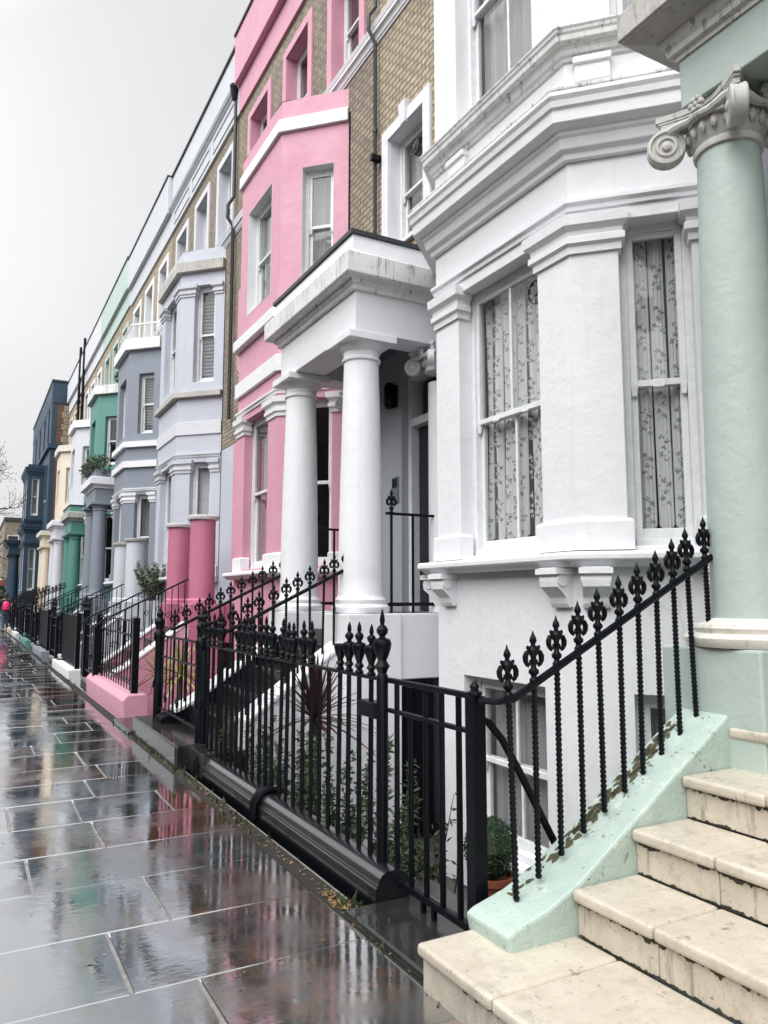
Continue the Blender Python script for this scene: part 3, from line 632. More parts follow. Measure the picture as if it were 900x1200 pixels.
pv=bpy.data.objects.new('pavement',me); COL.objects.link(pv); tag(pv,kind='structure')
tag(MB().box(-1.6,1.72,-6,75,-.025,-.0045).build('pavement_joint',M['joint']),kind='structure')
tag(MB().box(-1.76,-1.605,-6,75,-.12,.002).build('kerb',M['wetstone']),kind='structure')
tag(MB().box(-9,-1.765,-40,120,-.14,-.015).build('road',M['asphalt']),kind='structure')
MBk=MB()
for i,(a,b) in enumerate([(2.62,3.32),(8.62,9.6)]): MBk.box(1.60,2.05,a,b,-.02,.035 if i==0 else .05)
tag(MBk.build('path',M['wetstone'],bevel=.02),kind='structure')
# gutter of dirt and fallen leaves between slabs and plinths
lt=MB()
def leafquad(B,p,s,ang,tilt):
    c,n=math.cos(ang),math.sin(ang); d=Vector((c,n,math.sin(tilt)))*s; e=Vector((-n,c,R.uniform(-.3,.3)))*s*.5; p=Vector(p)
    B.add([p-d,p+e*.9,p+d,p-e*.9],[(0,1,2,3)])
for i in range(1700):
    y=R.choice([R.uniform(1.9,3.6)]*3+[R.uniform(1.9,9)]); x=1.645+R.gauss(0,.022)
    leafquad(lt,(x,y,.006+R.random()*.012),R.uniform(.005,.014),R.uniform(0,6.3),R.uniform(-.5,.5))
for i in range(26): leafquad(lt,(R.uniform(.2,1.5),R.uniform(2.3,7),.004),R.uniform(.008,.016),R.uniform(0,6.3),.05)
tag(lt.build('leaf_litter',M['litter']),'brown fallen leaves and grit along the foot of the railings','leaf litter',kind='stuff')
tag(MB().box(1.595,1.70,-1,40,-.02,.0025).build('gutter_dirt',M['soil']),kind='structure')
ms=MB()
for i in range(420):
    y=R.choice([R.uniform(2.9,3.5),R.uniform(4.5,8.5),R.uniform(8.4,9.6),R.uniform(13,22)]); p=(1.66+R.gauss(0,.03),y,.0)
    a=R.uniform(0,6.3); h=R.uniform(.02,.06); q=Vector((math.cos(a)*.012,math.sin(a)*.012,0)); p=Vector(p)
    ms.add([p-q,p+q,p+Vector((R.uniform(-.02,.02),R.uniform(-.02,.02),h))],[(0,1,2)])
tag(ms.build('weeds',M['leaf']),'small green weeds and moss sprouting at the pavement edge','weeds',kind='stuff')

# ------------------------------------------------------------------ houses
def house(i,label):
    o=P*i; return o,thing('terraced_house',label,'house',(XF,2.24+o,0),'painted terraced houses in a row')
# mint house (i=-1): porch and steps only in view, plus its plain front
o,h=house(-1,'mint green house with ionic porch column and cream stone steps, cut by the right edge')
facade(h,o,M['brickd'],M['mint'],M['white'],M['mint'],-.08)
bay(h,o,M['mint'],M['white'],0,-.08,bands=[('cornice',4.46,4.87,.22,M['whitew'],'c')])
pedestals(h,o,1.23,M['mint'])
for yc in (6.5+o,8.04+o):
    pass
OM=o+(2.37-(8.04-P))          # line the mint columns up with the picture
for yc in (2.37,.80):
    x=3.315; z0=1.23
    B=MB(); B.box(x-.30,x+.30,yc-.30,yc+.30,z0,z0+.0)
    MB().lathe([(.30,z0-.002),(.315,z0+.02),(.318,z0+.04),(.30,z0+.055),(.265,z0+.062),(.268,z0+.07),(.275,z0+.085),(.265,z0+.10),(.225,z0+.11),(.20,z0+.13)],(x,yc,0),40).build('column_base',M['cream_stone'],h,smooth=True)
    pr=[(.190,z0+.11)]
    for k in range(1,15): t=k/14; pr.append((.188-.038*t**1.6,z0+.12+(3.74-z0-.12)*t))
    MB().lathe(pr,(x,yc,0),48).build('column',M['mint'],h,smooth=True)
    ionic_capital(h,x,yc,3.972,.15,M['pale_stone'],.88)
# pilaster with ionic capital on the wall behind
MB().box(4.02,4.2,1.95,2.2,1.23,3.75).build('pilaster',M['mint'],h,bevel=.01)
ionic_capital(h,4.08,2.08,3.98,.12,M['cream_stone'],.75)
z=3.975; x0=3.12
B=MB(); B.box(x0,x0+.36,.55,2.49,z,z+.37).box(x0+.36,XF,2.17,2.49,z,z+.37).box(x0+.36,XF,.55,.87,z,z+.37); B.build('entablature',M['mint'],h,bevel=.008)
MB().box(x0+.3,XF,.85,2.2,z+.2,z+.24).build('ceiling',M['mint'],h)
pp=[(XF,.55),(x0,.55),(x0,2.49),(XF,2.49)]
MB().sweep(pp,[(-.05,4.24),(.012,4.24),(.018,4.262),(.04,4.27),(.045,4.30),(.06,4.318),(.075,4.36),(-.05,4.36)]).build('frieze_moulding',M['whitew'],h)
MB().sweep(pp,[(-.05,4.361),(.075,4.361),(.185,4.395),(.20,4.405),(.20,4.41),(-.05,4.41)]).build('cornice_soffit',M['greyw'],h)
MB().sweep(pp,[(-.05,4.411),(.21,4.411),(.215,4.42),(.215,4.56),(.19,4.59),(-.05,4.62)]).build('cornice',M['greyw'],h,bevel=.01)
MB().box(x0-.0,XF,.6,2.45,4.56,4.63).build('porch_roof',M['lead'],h)
steps(h,o,1.23,M['steps'],M['mintw'],fancy=True,near=False)
mb=MB()
for q in range(150):
    x=R.choice([R.uniform(2.3,2.95),R.gauss(2.6,.14),R.uniform(1.9,3.0)]); y=2.545+R.gauss(0,.022) if R.random()<.9 else R.uniform(2.36,2.56)
    r_=R.uniform(.006,.03) if y>2.5 else R.uniform(.003,.009); n=9; ps=[]
    zf_=lambda X: (.29+(X-1.97)*.4375 if X<2.13 else .36+(X-2.13)*.626)
    for k in range(n):
        a_=2*PI*k/n; rr=r_*R.uniform(.45,1.3); X=x+math.cos(a_)*rr; Y=min(2.592,y+math.sin(a_)*rr*.6); ps.append((X,Y,zf_(X)+.003))
    mb.add(ps,[tuple(range(n))])
tag(mb.build('moss',M['moss']),'dark moss and bare patches on the worn top of the mint string wall','moss',kind='stuff')

# white house (i=0)
o,h=house(0,'white house with lace curtained bay and Tuscan columned porch')
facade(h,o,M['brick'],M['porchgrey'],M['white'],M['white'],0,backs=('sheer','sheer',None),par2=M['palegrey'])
bay(h,o,M['white'],M['white'],0,0,bands=[('cornice',4.46,4.875,.235,M['white'],'c'),('cornice_lip',4.868,4.905,.215,M['whitew'],'b'),('first_floor_sill',5.205,5.42,.13,M['whitew'],'c')],ground=True,backs=(None,'sheer'),bars=True,basement=True,ztop=9.0,fop=(5.50,7.6))
F0,F1,F2,path=bayframes(o)
for F,u in ((F0,.88),(F0,.14),(F1,.14),(F1,1.5),(F2,.11)):   # scroll brackets under the sill
    cs=MB(); pts=[(0,1.40),(.035,1.395),(.05,1.42),(.06,1.46),(.10,1.50),(.135,1.53),(.14,1.57),(.125,1.60),(.145,1.605),(.145,1.655),(0,1.655)]
    a,b=u-.085,u+.085; n=len(pts)
    cs.add([F(a,zz,-q) for q,zz in pts]+[F(b,zz,-q) for q,zz in pts],[tuple(range(n)),tuple(range(n,2*n))[::-1]]+[(k,(k+1)%n,n+(k+1)%n,n+k) for k in range(n)])
    cs.fbox(F,a-.02,b+.02,1.612,1.65,-.16,-.0)
    M4=Matrix((Vector((F.n[0],F.n[1],0)),Vector((0,0,1)),Vector((F.d[0],F.d[1],0)))).transposed().to_3x3()
    cs.lathe([(.001,-.094),(.042,-.094),(.045,-.088),(.045,.088),(.042,.094),(.001,.094)],F(u,1.575,-.095),16,M4)
    cs.build('scroll_bracket',M['white'],h)
for F,u in ((F0,.80),(F1,1.30)):
    bk=MB(); bk.fbox(F,u-.12,u+.12,5.02,5.2,-.045,.01).fbox(F,u-.13,u+.13,5.15,5.2,-.065,.01)
    bk.build('cornice_block',M['white'],h,bevel=.006)
FK=Fr((XF,2.24),(0,1)); kb=MB(); kb.hexa([FK(4.84,6.94,-.06),FK(4.94,6.94,-.06),FK(4.94,6.94,.0),FK(4.84,6.94,.0),FK(4.81,7.2,-.075),FK(4.97,7.2,-.075),FK(4.97,7.2,.0),FK(4.81,7.2,.0)]); kb.build('keystone',M['white'],h,bevel=.006)
pedestals(h,o,1.32,M['white'])
for yc in (6.5,8.04): tuscan(h,3.3,yc,1.32,4.0,M['white'])
entablature(h,o,0,M['white'],M['whitew'])
MB().lathe([(.13,1.32),(.125,3.65)],(4.16,6.40,0),24).build('pilaster',M['white'],h,smooth=True)
ionic_capital(h,4.14,6.40,4.0,.125,M['white'],.8)
MB().lathe([(.13,1.32),(.125,3.65)],(4.16,8.1,0),24).build('pilaster',M['white'],h,smooth=True)
ionic_capital(h,4.14,8.1,4.0,.125,M['white'],.8)
steps(h,o,1.32,M['wetstone'],M['white'],cope=M['white'],farm=M['blackd'])
# vault door under the porch
MB().box(3.32,3.96,6.262,6.268,-.74,.70).build('vault_door',M['blackd'],h)
v=MB()
for k in range(6): v.box(3.33+.105*k,3.42+.105*k,6.245,6.262,-.72,.68)
v.build('vault_board',M['blackd'],h,bevel=.006)

# pink house (i=1)
o,h=house(1,'bright pink house with deep pink porch piers and white bands')
facade(h,o,M['brickd'],M['pink'],M['pink'],M['pink'],.08,trim=M['white'])
bay(h,o,M['pink'],M['white'],0,.08,bands=[('white_band',4.40,4.64,.05,M['white'],'b'),('bay_sill',5.14,5.31,.09,M['white'],'b'),('white_band',7.80,8.0,.05,M['white'],'b')],ground=True,backs=(None,'sheer'),rev=M['white'],ztop=8.36)
pedestals(h,o,1.38,M['pinkd']); stumps(h,o,1.38,M['pinkd'],M['whitew'])
steps(h,o,1.38,M['wetstone'],M['pink'],cope=M['white'])
# lavender house (i=2)
o,h=house(2,'lavender house with slatted blinds and panelled white parapet')
facade(h,o,M['brickd'],M['lav'],M['lilac'],M['palegrey'],.12,panels=True)
bay(h,o,M['lav'],M['palegrey'],0,.12,first='pilaster',bands=[('ledge',5.30,5.42,.10,M['greyw'],'b'),('band',4.55,4.82,.03,M['lilac'],'b'),('cornice',7.90,8.12,.10,M['greyw'],'b')],backs=('shade','blind'),stone=M['lilac'],ztop=8.50,fop=(5.62,7.62))
pedestals(h,o,1.40,M['palegrey']); stumps(h,o,1.40,M['palegrey'],M['greyw'])
steps(h,o,1.40,M['wetstone'],M['palegrey'],cope=M['white'])
# slate blue house (i=3)
o,h=house(3,'slate blue grey house with white bands and flowers on its porch roof')
facade(h,o,M['brick'],M['grey'],M['white'],M['palegrey'],.16,par2=M['palegrey'],trim=M['white'])
bay(h,o,M['grey'],M['white'],0,.16,bands=[('white_band',4.72,4.9,.08,M['white'],'b'),('bay_sill',5.26,5.42,.09,M['white'],'b'),('cornice',7.9,8.2,.13,M['white'],'b')],backs=('sheer','blind'),ztop=8.3)
r=MB(); pth=[(XF,3.05+o),(XB-.03,3.75+o),(XB-.03,5.44+o),(XF,6.14+o)]
r.sweep([(XF,3.1+o),(XB+.03,3.78+o),(XB+.03,5.41+o),(XF,6.1+o)],[(-.01,8.78),(.02,8.78),(.02,8.82),(-.01,8.82)])
for k in range(19):
    y=3.78+o+1.63*k/18; r.box(XB+.02,XB+.035,y-.008,y+.008,8.3,8.79)
    if k<9: t=.08*k; r.box(XB+.03+t-.006,XB+.03+t+.006,3.78+o-t-.006,3.78+o-t+.006,8.3,8.79)
r.build('balustrade',M['white'],h)
pedestals(h,o,1.45,M['grey'])
for yc in (6.5+o,8.04+o): tuscan(h,3.3,yc,1.45,4.25,M['grey'],.21,.185)
entablature(h,o,.25,M['grey'],M['white'],flash=False); steps(h,o,1.45,M['wetstone'],M['grey'],cope=M['white'])
MB().sweep([(XF,6.28+o),(3.12,6.28+o),(3.12,8.24+o),(XF,8.24+o)],[(-.1,4.965),(.02,4.965),(.02,5.22),(-.1,5.22)]).build('planter_kerb',M['grey'],h)
# teal house (i=4)
o,h=house(4,'teal green house with pale mint parapet')
facade(h,o,M['brick'],M['teal'],M['tealpale'],M['tealpale'],.2,h=12.5)
bay(h,o,M['teal'],M['white'],0,.2,bands=[('cornice',4.5,4.8,.1,M['teal'],'b'),('cornice',8.0,8.3,.13,M['whitew'],'b')],ztop=8.45)
pedestals(h,o,1.5,M['teal'])
for yc in (6.5+o,8.04+o): tuscan(h,3.3,yc,1.5,3.8,M['teal'],.21,.19,base=False)
entablature(h,o,-.2,M['teal'],M['greyw'],flash=True); steps(h,o,1.5,M['wetstone'],M['teal'],cope=M['white'])
# lilac house (i=5)
o,h=house(5,'pale lilac white house with twin drainpipes, between the teal and cream houses')
facade(h,o,M['brick'],M['lilac'],M['white'],M['lilac'],.2,h=12.5)
bay(h,o,M['lilac'],M['lilac'],0,.2,bands=[('cornice',4.5,4.8,.1,M['lilac'],'b'),('cornice',8.0,8.3,.13,M['white'],'b')],ztop=8.45)
pedestals(h,o,1.5,M['lilac'])
for yc in (6.5+o,8.04+o): tuscan(h,3.3,yc,1.5,4.0,M['lilac'],.21,.185)
entablature(h,o,0,M['lilac'],M['white'],flash=False); steps(h,o,1.5,M['wetstone'],M['lilac'],cope=M['white'])
# cream house (i=6)
o,h=house(6,'cream house beside the navy house')
facade(h,o,M['brick'],M['cream'],M['cream'],M['lilac'],.2,h=12.5)
bay(h,o,M['cream'],M['cream'],0,.2,bands=[('cornice',4.5,4.8,.1,M['cream'],'b'),('cornice',8.0,8.3,.13,M['cream_stone'],'b')],ztop=8.45)
pedestals(h,o,1.5,M['cream'])
for yc in (6.5+o,8.04+o): tuscan(h,3.3,yc,1.5,4.0,M['cream'],.21,.185)
entablature(h,o,0,M['cream'],M['cream_stone'],flash=False); steps(h,o,1.5,M['wetstone'],M['cream'],cope=M['white'])

# navy corner house, standing forward of the row
h=thing('corner_house','tall navy blue house with brown brick side wall at the far end of the row','house',(3.4,41.7,0),'painted terraced houses in a row')
FN=Fr((3.4,42.2),(0,1)); W=MB()
ops=[(a,a+.9,z0,z0+1.9) for a in (1.0,3.6,6.6,9.6) for z0 in (9.6,6.6)]+[(.8,2.0,1.5,3.9)]
W.wall(FN,13,0,11.6,.25,ops); W.build('wall',M['navy'],h)
for a,b,c,d in ops[:4]: window(h,FN,a,b,c,d,surround=None)
MB().box(3.655,9,42.2,42.45,0,11.6).build('side_wall',M['brickr'],h)
B=MB(); z=0
while z<11.4:
    w=.45 if int(z/.33)%2 else .3; B.box(4.15-w*.6,4.9,42.185,42.21,z,z+.30); z+=.33
B.build('quoin',M['brick'],h)
MB().box(3.38,9.2,42.17,55.2,11.6,12.75).build('attic',M['navy'],h,bevel=.02)
MB().box(3.34,9.3,42.12,55.3,12.75,12.85).build('coping',M['lead'],h)
MB().sweep([(9,42.2),(3.4,42.2),(3.4,55.2)],band(9.2,9.45,.14)).build('string_course',M['navy'],h)
Bn=MB(); FB=Fr((2.6,45.0),(0,1)); FS=Fr((3.4,45.0),(-1,0))
Bn.wall(FS,.8,0,8.6,.2,[(.22,.62,5.95,8.0),(.22,.62,1.9,4.2)],w0=-.004); Bn.wall(FB,3.6,0,8.6,.2,[(.5,1.4,5.95,8.0),(2.2,3.1,5.95,8.0),(.5,1.4,1.9,4.2),(2.2,3.1,1.9,4.2)])
Bn.box(2.8,3.4,48.4,48.6,0,8.6); Bn.build('bay',M['navy'],h)
window(h,FS,.22,.62,5.95,8.0,hd=.1,sill=False,back='sheer'); window(h,FS,.22,.62,1.9,4.2,hd=.1,sill=False,back='sheer')
for q,w in ((.5,1.4),(2.2,3.1)): window(h,FB,q,w,5.95,8.0,hd=.03,sill=False); window(h,FB,q,w,1.9,4.2,hd=.03,sill=False)
pth=[(3.4,45.0),(2.6,45.0),(2.6,48.6),(3.4,48.6)]
for z0,z1,p in ((5.0,5.4,.22),(5.5,5.75,.12),(8.15,8.6,.16),(4.3,4.5,.10)): MB().sweep(pth,prof_corn(z0,z1,p)).build('cornice',M['navy'],h)
MB().box(2.6,3.4,45,48.6,8.55,8.75).build('bay_roof',M['navy'],h)
for yc in (51.2,53.4): tuscan(h,2.45,yc,.8,4.15,M['navy'],.28,.24)
MB().box(2.1,3.4,50.8,53.8,4.15,4.6).build('entablature',M['navy'],h); MB().sweep([(3.4,50.8),(2.1,50.8),(2.1,53.8),(3.4,53.8)],prof_corn(4.6,5.0,.25)).build('cornice',M['navy'],h)
MB().box(2.0,3.4,50.8,53.8,0,.8).build('pedestal',M['navy'],h)

# terrace across the street: seen only as reflections in the panes, and it shades the lower walls
h=thing('opposite_terrace','long brown brick terrace across the street, seen as a reflection in window panes','building',(-15,20,0))
FO_=Fr((-15,62),(0,-1)); W=MB(); ops=[(1.2+2.9*k,2.3+2.9*k,z0,z0+1.9) for k in range(28) for z0 in (1.4,4.9,7.6)]
W.wall(FO_,84,-.1,10.2,.3,ops); W.build('wall',M['brickd'],h)
MB().box(-24,-15.3,-22,62,9.6,9.9).box(-15.5,-15.302,-22,62,-.1,10).build('roof',M['lead'],h)
MB().sweep([(-15,62),(-15,-22)],prof_corn(9.8,10.25,.25)).build('cornice',M['white'],h)

# brown brick building beyond the end of the street
h=thing('brick_building','plain brown brick building beyond the navy house at the end of the street','building',(3.3,95,0))
MB().box(3.4,12,95,110,0,10.2).build('wall',M['brickd'],h); MB().box(3.3,12.2,94.8,110.2,10.2,10.6).build('coping',M['lead'],h)
for k in range(3):
    w=MB().box(3.7+2.6*k,4.9+2.6*k,94.93,94.99,6.2,8.6).build('window',M['frame'],h); MB().box(3.8+2.6*k,4.8+2.6*k,94.90,94.925,6.3,8.5).build('pane',M['door'],w)
# ------------------------------------------------------------------ ironwork in place
GS='sloping stair railings on the string walls'
stair_rail('stair_railing','black ribbed stair railing with fleur-de-lis tips on the mint green string wall',2.475,-P,1.23,'fleur',GS)
stair_rail('stair_railing','black fleur-de-lis stair railing ending at the nearer white porch column',6.47,0,1.32,'fleur',GS)
stair_rail('stair_railing','black fleur-de-lis stair railing ending at the farther white porch column',8.09,0,1.32,'fleur',GS)
nm={1:'pink',2:'lavender',3:'slate blue',4:'teal',5:'pale lilac',6:'cream'}
zfs={1:1.38,2:1.40,3:1.45,4:1.5,5:1.5,6:1.5}
for i in range(1,7):
    for yy,w in ((6.47,'nearer'),(8.09,'farther')):
        if i>=5 and w=='nearer': pass
        st='scroll' if i in (1,2,3) else 'fleur'
        stair_rail('stair_railing','thin black %s stair railing on the %s string wall of the %s house'%('scrollwork' if st=='scroll' else 'spiked',w,nm[i]),yy+P*i,P*i,zfs[i],st,GS)
# porch side railings of the white porch
for y,lab in ((6.36,'short black landing railing between the nearer white column and the door'),(8.18,'short black landing railing beside the farther white column')):
    r=thing('landing_railing',lab,'railing',(3.8,y,1.32),'railings on the white porch landing')
    for k,x in enumerate((3.56,3.8,4.06)): bar_at(BAR,r,x,y,1.32,2.27,FLEUR if k==0 else None,fs=1.15)
    MB().tube([(3.5,y,2.27),(4.17,y,2.27)],.014,8).build('rail',M['black'],r,smooth=True); MB().tube([(3.53,y,1.40),(4.12,y,1.40)],.02,6).build('rail',M['black'],r,smooth=True)

# front railing of the white house, on its moulded black plinth
r=thing('front_railing','black front railing with urn tips on a moulded wet black plinth','railing',(1.88,5.1,0))
pl=[(1.765,-.02),(1.765,.092),(1.774,.096),(1.774,.104),(1.781,.107),(1.781,.112),(1.786,.128),(1.80,.148),(1.825,.160),(1.86,.164),(1.90,.16),(1.93,.145),(1.95,.11),(1.95,-.76)]
B=MB(); B.prism(pl,1,3.31,6.74); B.build('plinth',M['wetblack'],r,smooth=True)
ys=[]; y=3.58
while y<6.7: ys.append(y); y+=.131
rz=lambda y: 1.045
for k,y in enumerate(ys):
    f=URN
    if 4.03<y<4.24 or 5.86<y<6.12: f=None
    if abs(y-3.98)<.07: f=URNB
    b=bar_at(BAR,r,1.88+R.uniform(-.004,.004),y,.155,1.05,f,fs=R.uniform(1.0,1.12))
    for c_ in b.children: c_.scale=(1.14,1.14,c_.scale[2]*.96); b.rotation_euler=(rad(R.uniform(-.7,.7)),rad(R.uniform(-.7,.7)),0)
MB().box(1.863,1.897,3.44,6.76,1.036,1.054).build('rail',M['black'],r,bevel=.004)
for y in (3.455,6.76):
    MB().lathe([(.03,.0),(.03,1.06),(.022,1.075),(.03,1.095),(.04,1.11),(.03,1.125),(.022,1.14),(.032,1.16),(.045,1.20),(.048,1.225),(.04,1.245),(.016,1.255),(.015,1.262),(.028,1.278),(.031,1.295),(.02,1.312),(.010,1.32),(.014,1.34),(.010,1.37),(.002,1.40)],(1.88,y,0),14).build('post',M['black'],r,smooth=True)
MB().box(1.845,1.915,3.47,3.67,.845,.925).build('latch',M['black'],r,bevel=.008)
for y in (4.98,6.42):
    S=MB()
    for k in range(3): S.tube([(1.75,y+.03*k,.0),(1.75,y+.03*k,.10),(1.79,y+.03*k,.165),(1.86,y+.02*k,.185),(1.94,y+.02*k,.165)],.018,8)
    S.build('strap',M['black'],r,smooth=True)
# gate and brace at the area steps
g=thing('area_gate','black iron bar gate beside the mint string wall, over the basement steps','gate',(1.9,3.05,.05))
for k in range(5): bar_at(BAR,g,1.9,2.80+.135*k,.10,1.04 if k!=3 else .9)
MB().box(1.885,1.915,2.72,3.43,1.03,1.055).box(1.885,1.915,2.72,3.43,.885,.905).box(1.885,1.915,2.72,3.43,.085,.115).build('rail',M['black'],g,bevel=.004)
MB().box(1.89,1.91,3.0,3.02,.01,.085).box(1.89,1.91,3.02,3.09,.01,.022).box(1.89,1.91,3.09,3.11,.01,.085).build('drop_bolt',M['black'],g)
G2=MB()
G2.box(1.872,1.935,2.65,2.713,.0,1.045); G2.lathe([(.03,1.045),(.034,1.06),(.016,1.07),(.022,1.085),(.003,1.11)],(1.902,2.682,0),10); gp=G2.build('post',M['black'],g,bevel=.005)
MB().tube([(1.90,2.64,1.03),(1.93,2.55,1.035),(1.945,2.48,1.06)],.014,8).build('stay',M['black'],g,smooth=True)
MB().tube([(1.90,2.67,.955),(1.96,2.67,.935),(2.03,2.67,.86),(2.11,2.67,.735),(2.27,2.67,.46),(2.6,2.67,-.1)],.017,8).build('handrail',M['black'],g,smooth=True)
# area steps behind the gate
a=thing('area_stair','dark stone steps going down behind the bar gate','steps',(2.3,3.1,-.76))
for k in range(5): MB().box(1.98+.26*k,2.24+.26*k,2.63,3.6,-.76,-.02-.15*k).build('step',M['wetstone'],a,bevel=.01)
MB().box(1.72,1.98,2.60,3.31,-.76,-.031).build('landing',M['wetstone'],a)
newel('newel_post','black cast newel post at the foot of the nearer white string wall',1.86,6.78,0,1.36,.04)
newel('newel_post','black cast newel post between the white house steps and the pink railing',1.86,8.46,.03,1.36,.045)
g=thing('step_gate','low black gate across the foot of the white porch steps','gate',(1.87,7.6,.2))
for k in range(9): bar_at(THIN,g,1.87,6.98+.165*k,.30,1.06)
MB().box(1.86,1.88,6.85,8.40,1.05,1.07).box(1.86,1.88,6.85,8.40,.84,.855).box(1.86,1.88,6.85,8.40,.29,.31).build('rail',M['black'],g)
for k in range(3): SCROLL.at(g,(1.87,7.15+.5*k,.42),rad(90),(1.2,1,1.2))
# pink plinth and railing
p=tag(MB().prism([(1.72,-.02),(1.70,.24),(1.76,.31),(1.98,.31),(2.02,.25),(2.02,-.76)],1,9.62,12.75).build('plinth_wall',M['pink'],bevel=.02),'low bright pink kerb wall under the pink house railing','low wall')
def flat_fence(name,label,y0,y1,zb,zt,x=1.86,n=14,sheet=False,posts=True,fin=None,group='iron railings along the pavement',cat='railing'):
    r=thing(name,label,cat,(x,(y0+y1)/2,zb),group)
    for k in range(n):
        y=y0+(y1-y0)*(k+.5)/n; bar_at(BAR if fin else THIN,r,x,y,zb,zt,fin)
    MB().box(x-.014,x+.014,y0,y1,zt-.02,zt).box(x-.01,x+.01,y0,y1,zt-.2,zt-.18).box(x-.012,x+.012,y0,y1,zb+.10,zb+.125).build('rail',M['black'],r)
    if posts:
        for y in (y0,y1): MB().box(x-.04,x+.04,y-.04,y+.04,zb-.02,zt+.03).build('post',M['black'],r,bevel=.01)
    if sheet: MB().box(x-.022,x-.016,y0+.05,y1-.05,zb+.06,zt-.03).build('panel',M['blackd'],r)
    return r
flat_fence('iron_railing','black close barred flat topped railing on the pink kerb wall',9.75,12.7,.31,1.19,n=15)
b=MB()
k2=thing('kerb_step','black wet bottom step of the white porch steps','step',(1.8,7.65,0))
MB().box(1.64,1.95,6.72,8.62,-.02,.20).build('slab',M['wetstone'],k2,bevel=.02)
# lavender, slate, teal, lilac fronts
fr=[(2,15.2,17.9,M['white'],'solid black sheet panelled railing on a white plinth',True,None),(3,20.9,23.4,M['grey'],'solid black sheet panelled railing in front of the slate blue house',True,None),(4,26.6,29.0,M['teal'],'black spiked railing in front of the teal house',False,SPEAR),(5,32.2,34.6,M['lilac'],'black spiked railing in front of the pale lilac house',False,SPEAR),(6,37.9,40.3,M['cream'],'black spiked railing in front of the cream house',False,SPEAR)]
for i,a,b_,mt,lab,sh,fin in fr:
    tag(MB().box(1.70,2.0,a-.1,b_+.1,-.76,.17).build('plinth_wall',mt,bevel=.02),'low %s plinth under the front railing of the %s house'%({2:'white',3:'grey'}.get(i,nm[i]),nm[i]),'low wall')
    flat_fence('iron_railing',lab,a,b_,.17,1.16,n=14,sheet=sh,fin=fin)
for i in (1,2,3,4,5):
    o=P*i; flat_fence('iron_railing','tall spiked black railing between the %s and %s houses'%(nm[i],nm[i+1]),8.45+o,9.3+o,.05,1.28,x=1.9,n=6,posts=False,fin=SPEAR)
    flat_fence('area_gate','narrow black gate at the foot of the %s house steps'%nm[i],6.75+o,7.9+o,.2,1.05,x=1.78,n=8,posts=True,cat='gate',group='gates at the foot of the steps')

# ------------------------------------------------------------------ pipes and small fittings on walls
d=thing('drainpipe','black drainpipe on the brick between the white and pink houses','pipe',(4.12,7.83,4.8))
MB().tube([(4.14,7.80,4.7),(4.14,7.80,8.4),(4.05,7.80,8.55),(4.05,7.80,8.75),(4.14,7.80,8.9),(4.14,7.80,12.0)],.024,10).build('pipe',M['lead'],d,smooth=True)
B=MB()
for z in (5.5,7.2,9.6): B.lathe([(.034,z),(.034,z+.05)],(4.14,7.80,0),10)
B.build('collar',M['lead'],d)
MB().box(4.05,4.18,7.70,7.77,6.78,6.86).build('junction_box',M['black'],d,bevel=.01)
d=thing('drainpipe','grey black drainpipe on the brick between the pink and lavender houses','pipe',(4.12,13.55,0))
MB().tube([(4.13,13.62,4.8),(4.13,13.62,8.6),(4.02,13.62,8.75),(4.02,13.62,9.0),(4.13,13.62,9.2),(4.13,13.62,11.2)],.035,10).build('pipe',M['lead'],d,smooth=True)
MB().lathe([(.05,11.2),(.10,11.45),(.10,11.5)],(4.10,13.62,0),8).build('hopper',M['black'],d)
for y in (35.0,36.4):
    d=thing('drainpipe','tall black pipe standing on the bay roof of the %s side'%('lilac' if y<36 else 'cream'),'pipe',(4.05,y,8.5))
    MB().tube([(4.02,y,8.5),(4.02,y,12.95)],.06,8).build('pipe',M['black'],d,smooth=True)
    MB().lathe([(.09,10.3),(.09,10.45)],(4.02,y,0),8).build('collar',M['black'],d)
l=thing('wall_lamp','black bulkhead lamp on the porch wall beside the dark door','lamp',(4.15,7.4,3.65))
MB().lathe([(.001,3.60),(.05,3.61),(.065,3.65),(.065,3.85),(.045,3.90),(.001,3.91)],(4.12,7.40,0),16).build('shade',M['black'],l,smooth=True)
MB().box(4.16,4.196,7.34,7.46,3.62,3.88).build('backplate',M['black'],l,bevel=.01)
q=thing('entry_plaque','grey green entry plate on the porch wall beside the door','plate',(4.18,7.4,2.5))
MB().box(4.18,4.196,7.32,7.46,2.52,2.82).build('plate',M['plaque'],q,bevel=.004)
MB().box(4.172,4.182,7.34,7.44,2.70,2.80).build('keypad',M['black'],q)
def text(s,loc,rot,size,mat,name,parent=None):
    c=bpy.data.curves.new(name,'FONT'); c.body=s; c.size=size; c.extrude=.001; c.align_x='CENTER'; c.align_y='CENTER'
    tmp=bpy.data.objects.new(name,c); me=bpy.data.meshes.new_from_object(tmp); bpy.data.objects.remove(tmp); me.materials.clear(); me.materials.append(mat)
    o=bpy.data.objects.new(name,me); COL.objects.link(o)
    o.rotation_euler=rot
    if parent:
        o.parent=parent; q=ORG[parent.name]; o.location=(loc[0]-q[0],loc[1]-q[1],loc[2]-q[2])
    else: o.location=loc
    return o
WH=bpy.data.objects['terraced_house.001']
t=text('T',(2.93,6.336,.372),(rad(90),0,0),.085,M['text'],'lettering',WH); t=text('A',(3.02,6.336,.372),(rad(90),0,0),.085,M['text'],'lettering',WH); t=text('P',(2.93,6.336,.20),(rad(90),0,0),.085,M['text'],'lettering',WH)
n=thing('number_plate','white number plate on the pink pier beside the steps','sign',(3.03,11.7,.95))
MB().box(3.005,3.036,11.84,12.12,.86,1.0).build('plate',M['frame'],n)
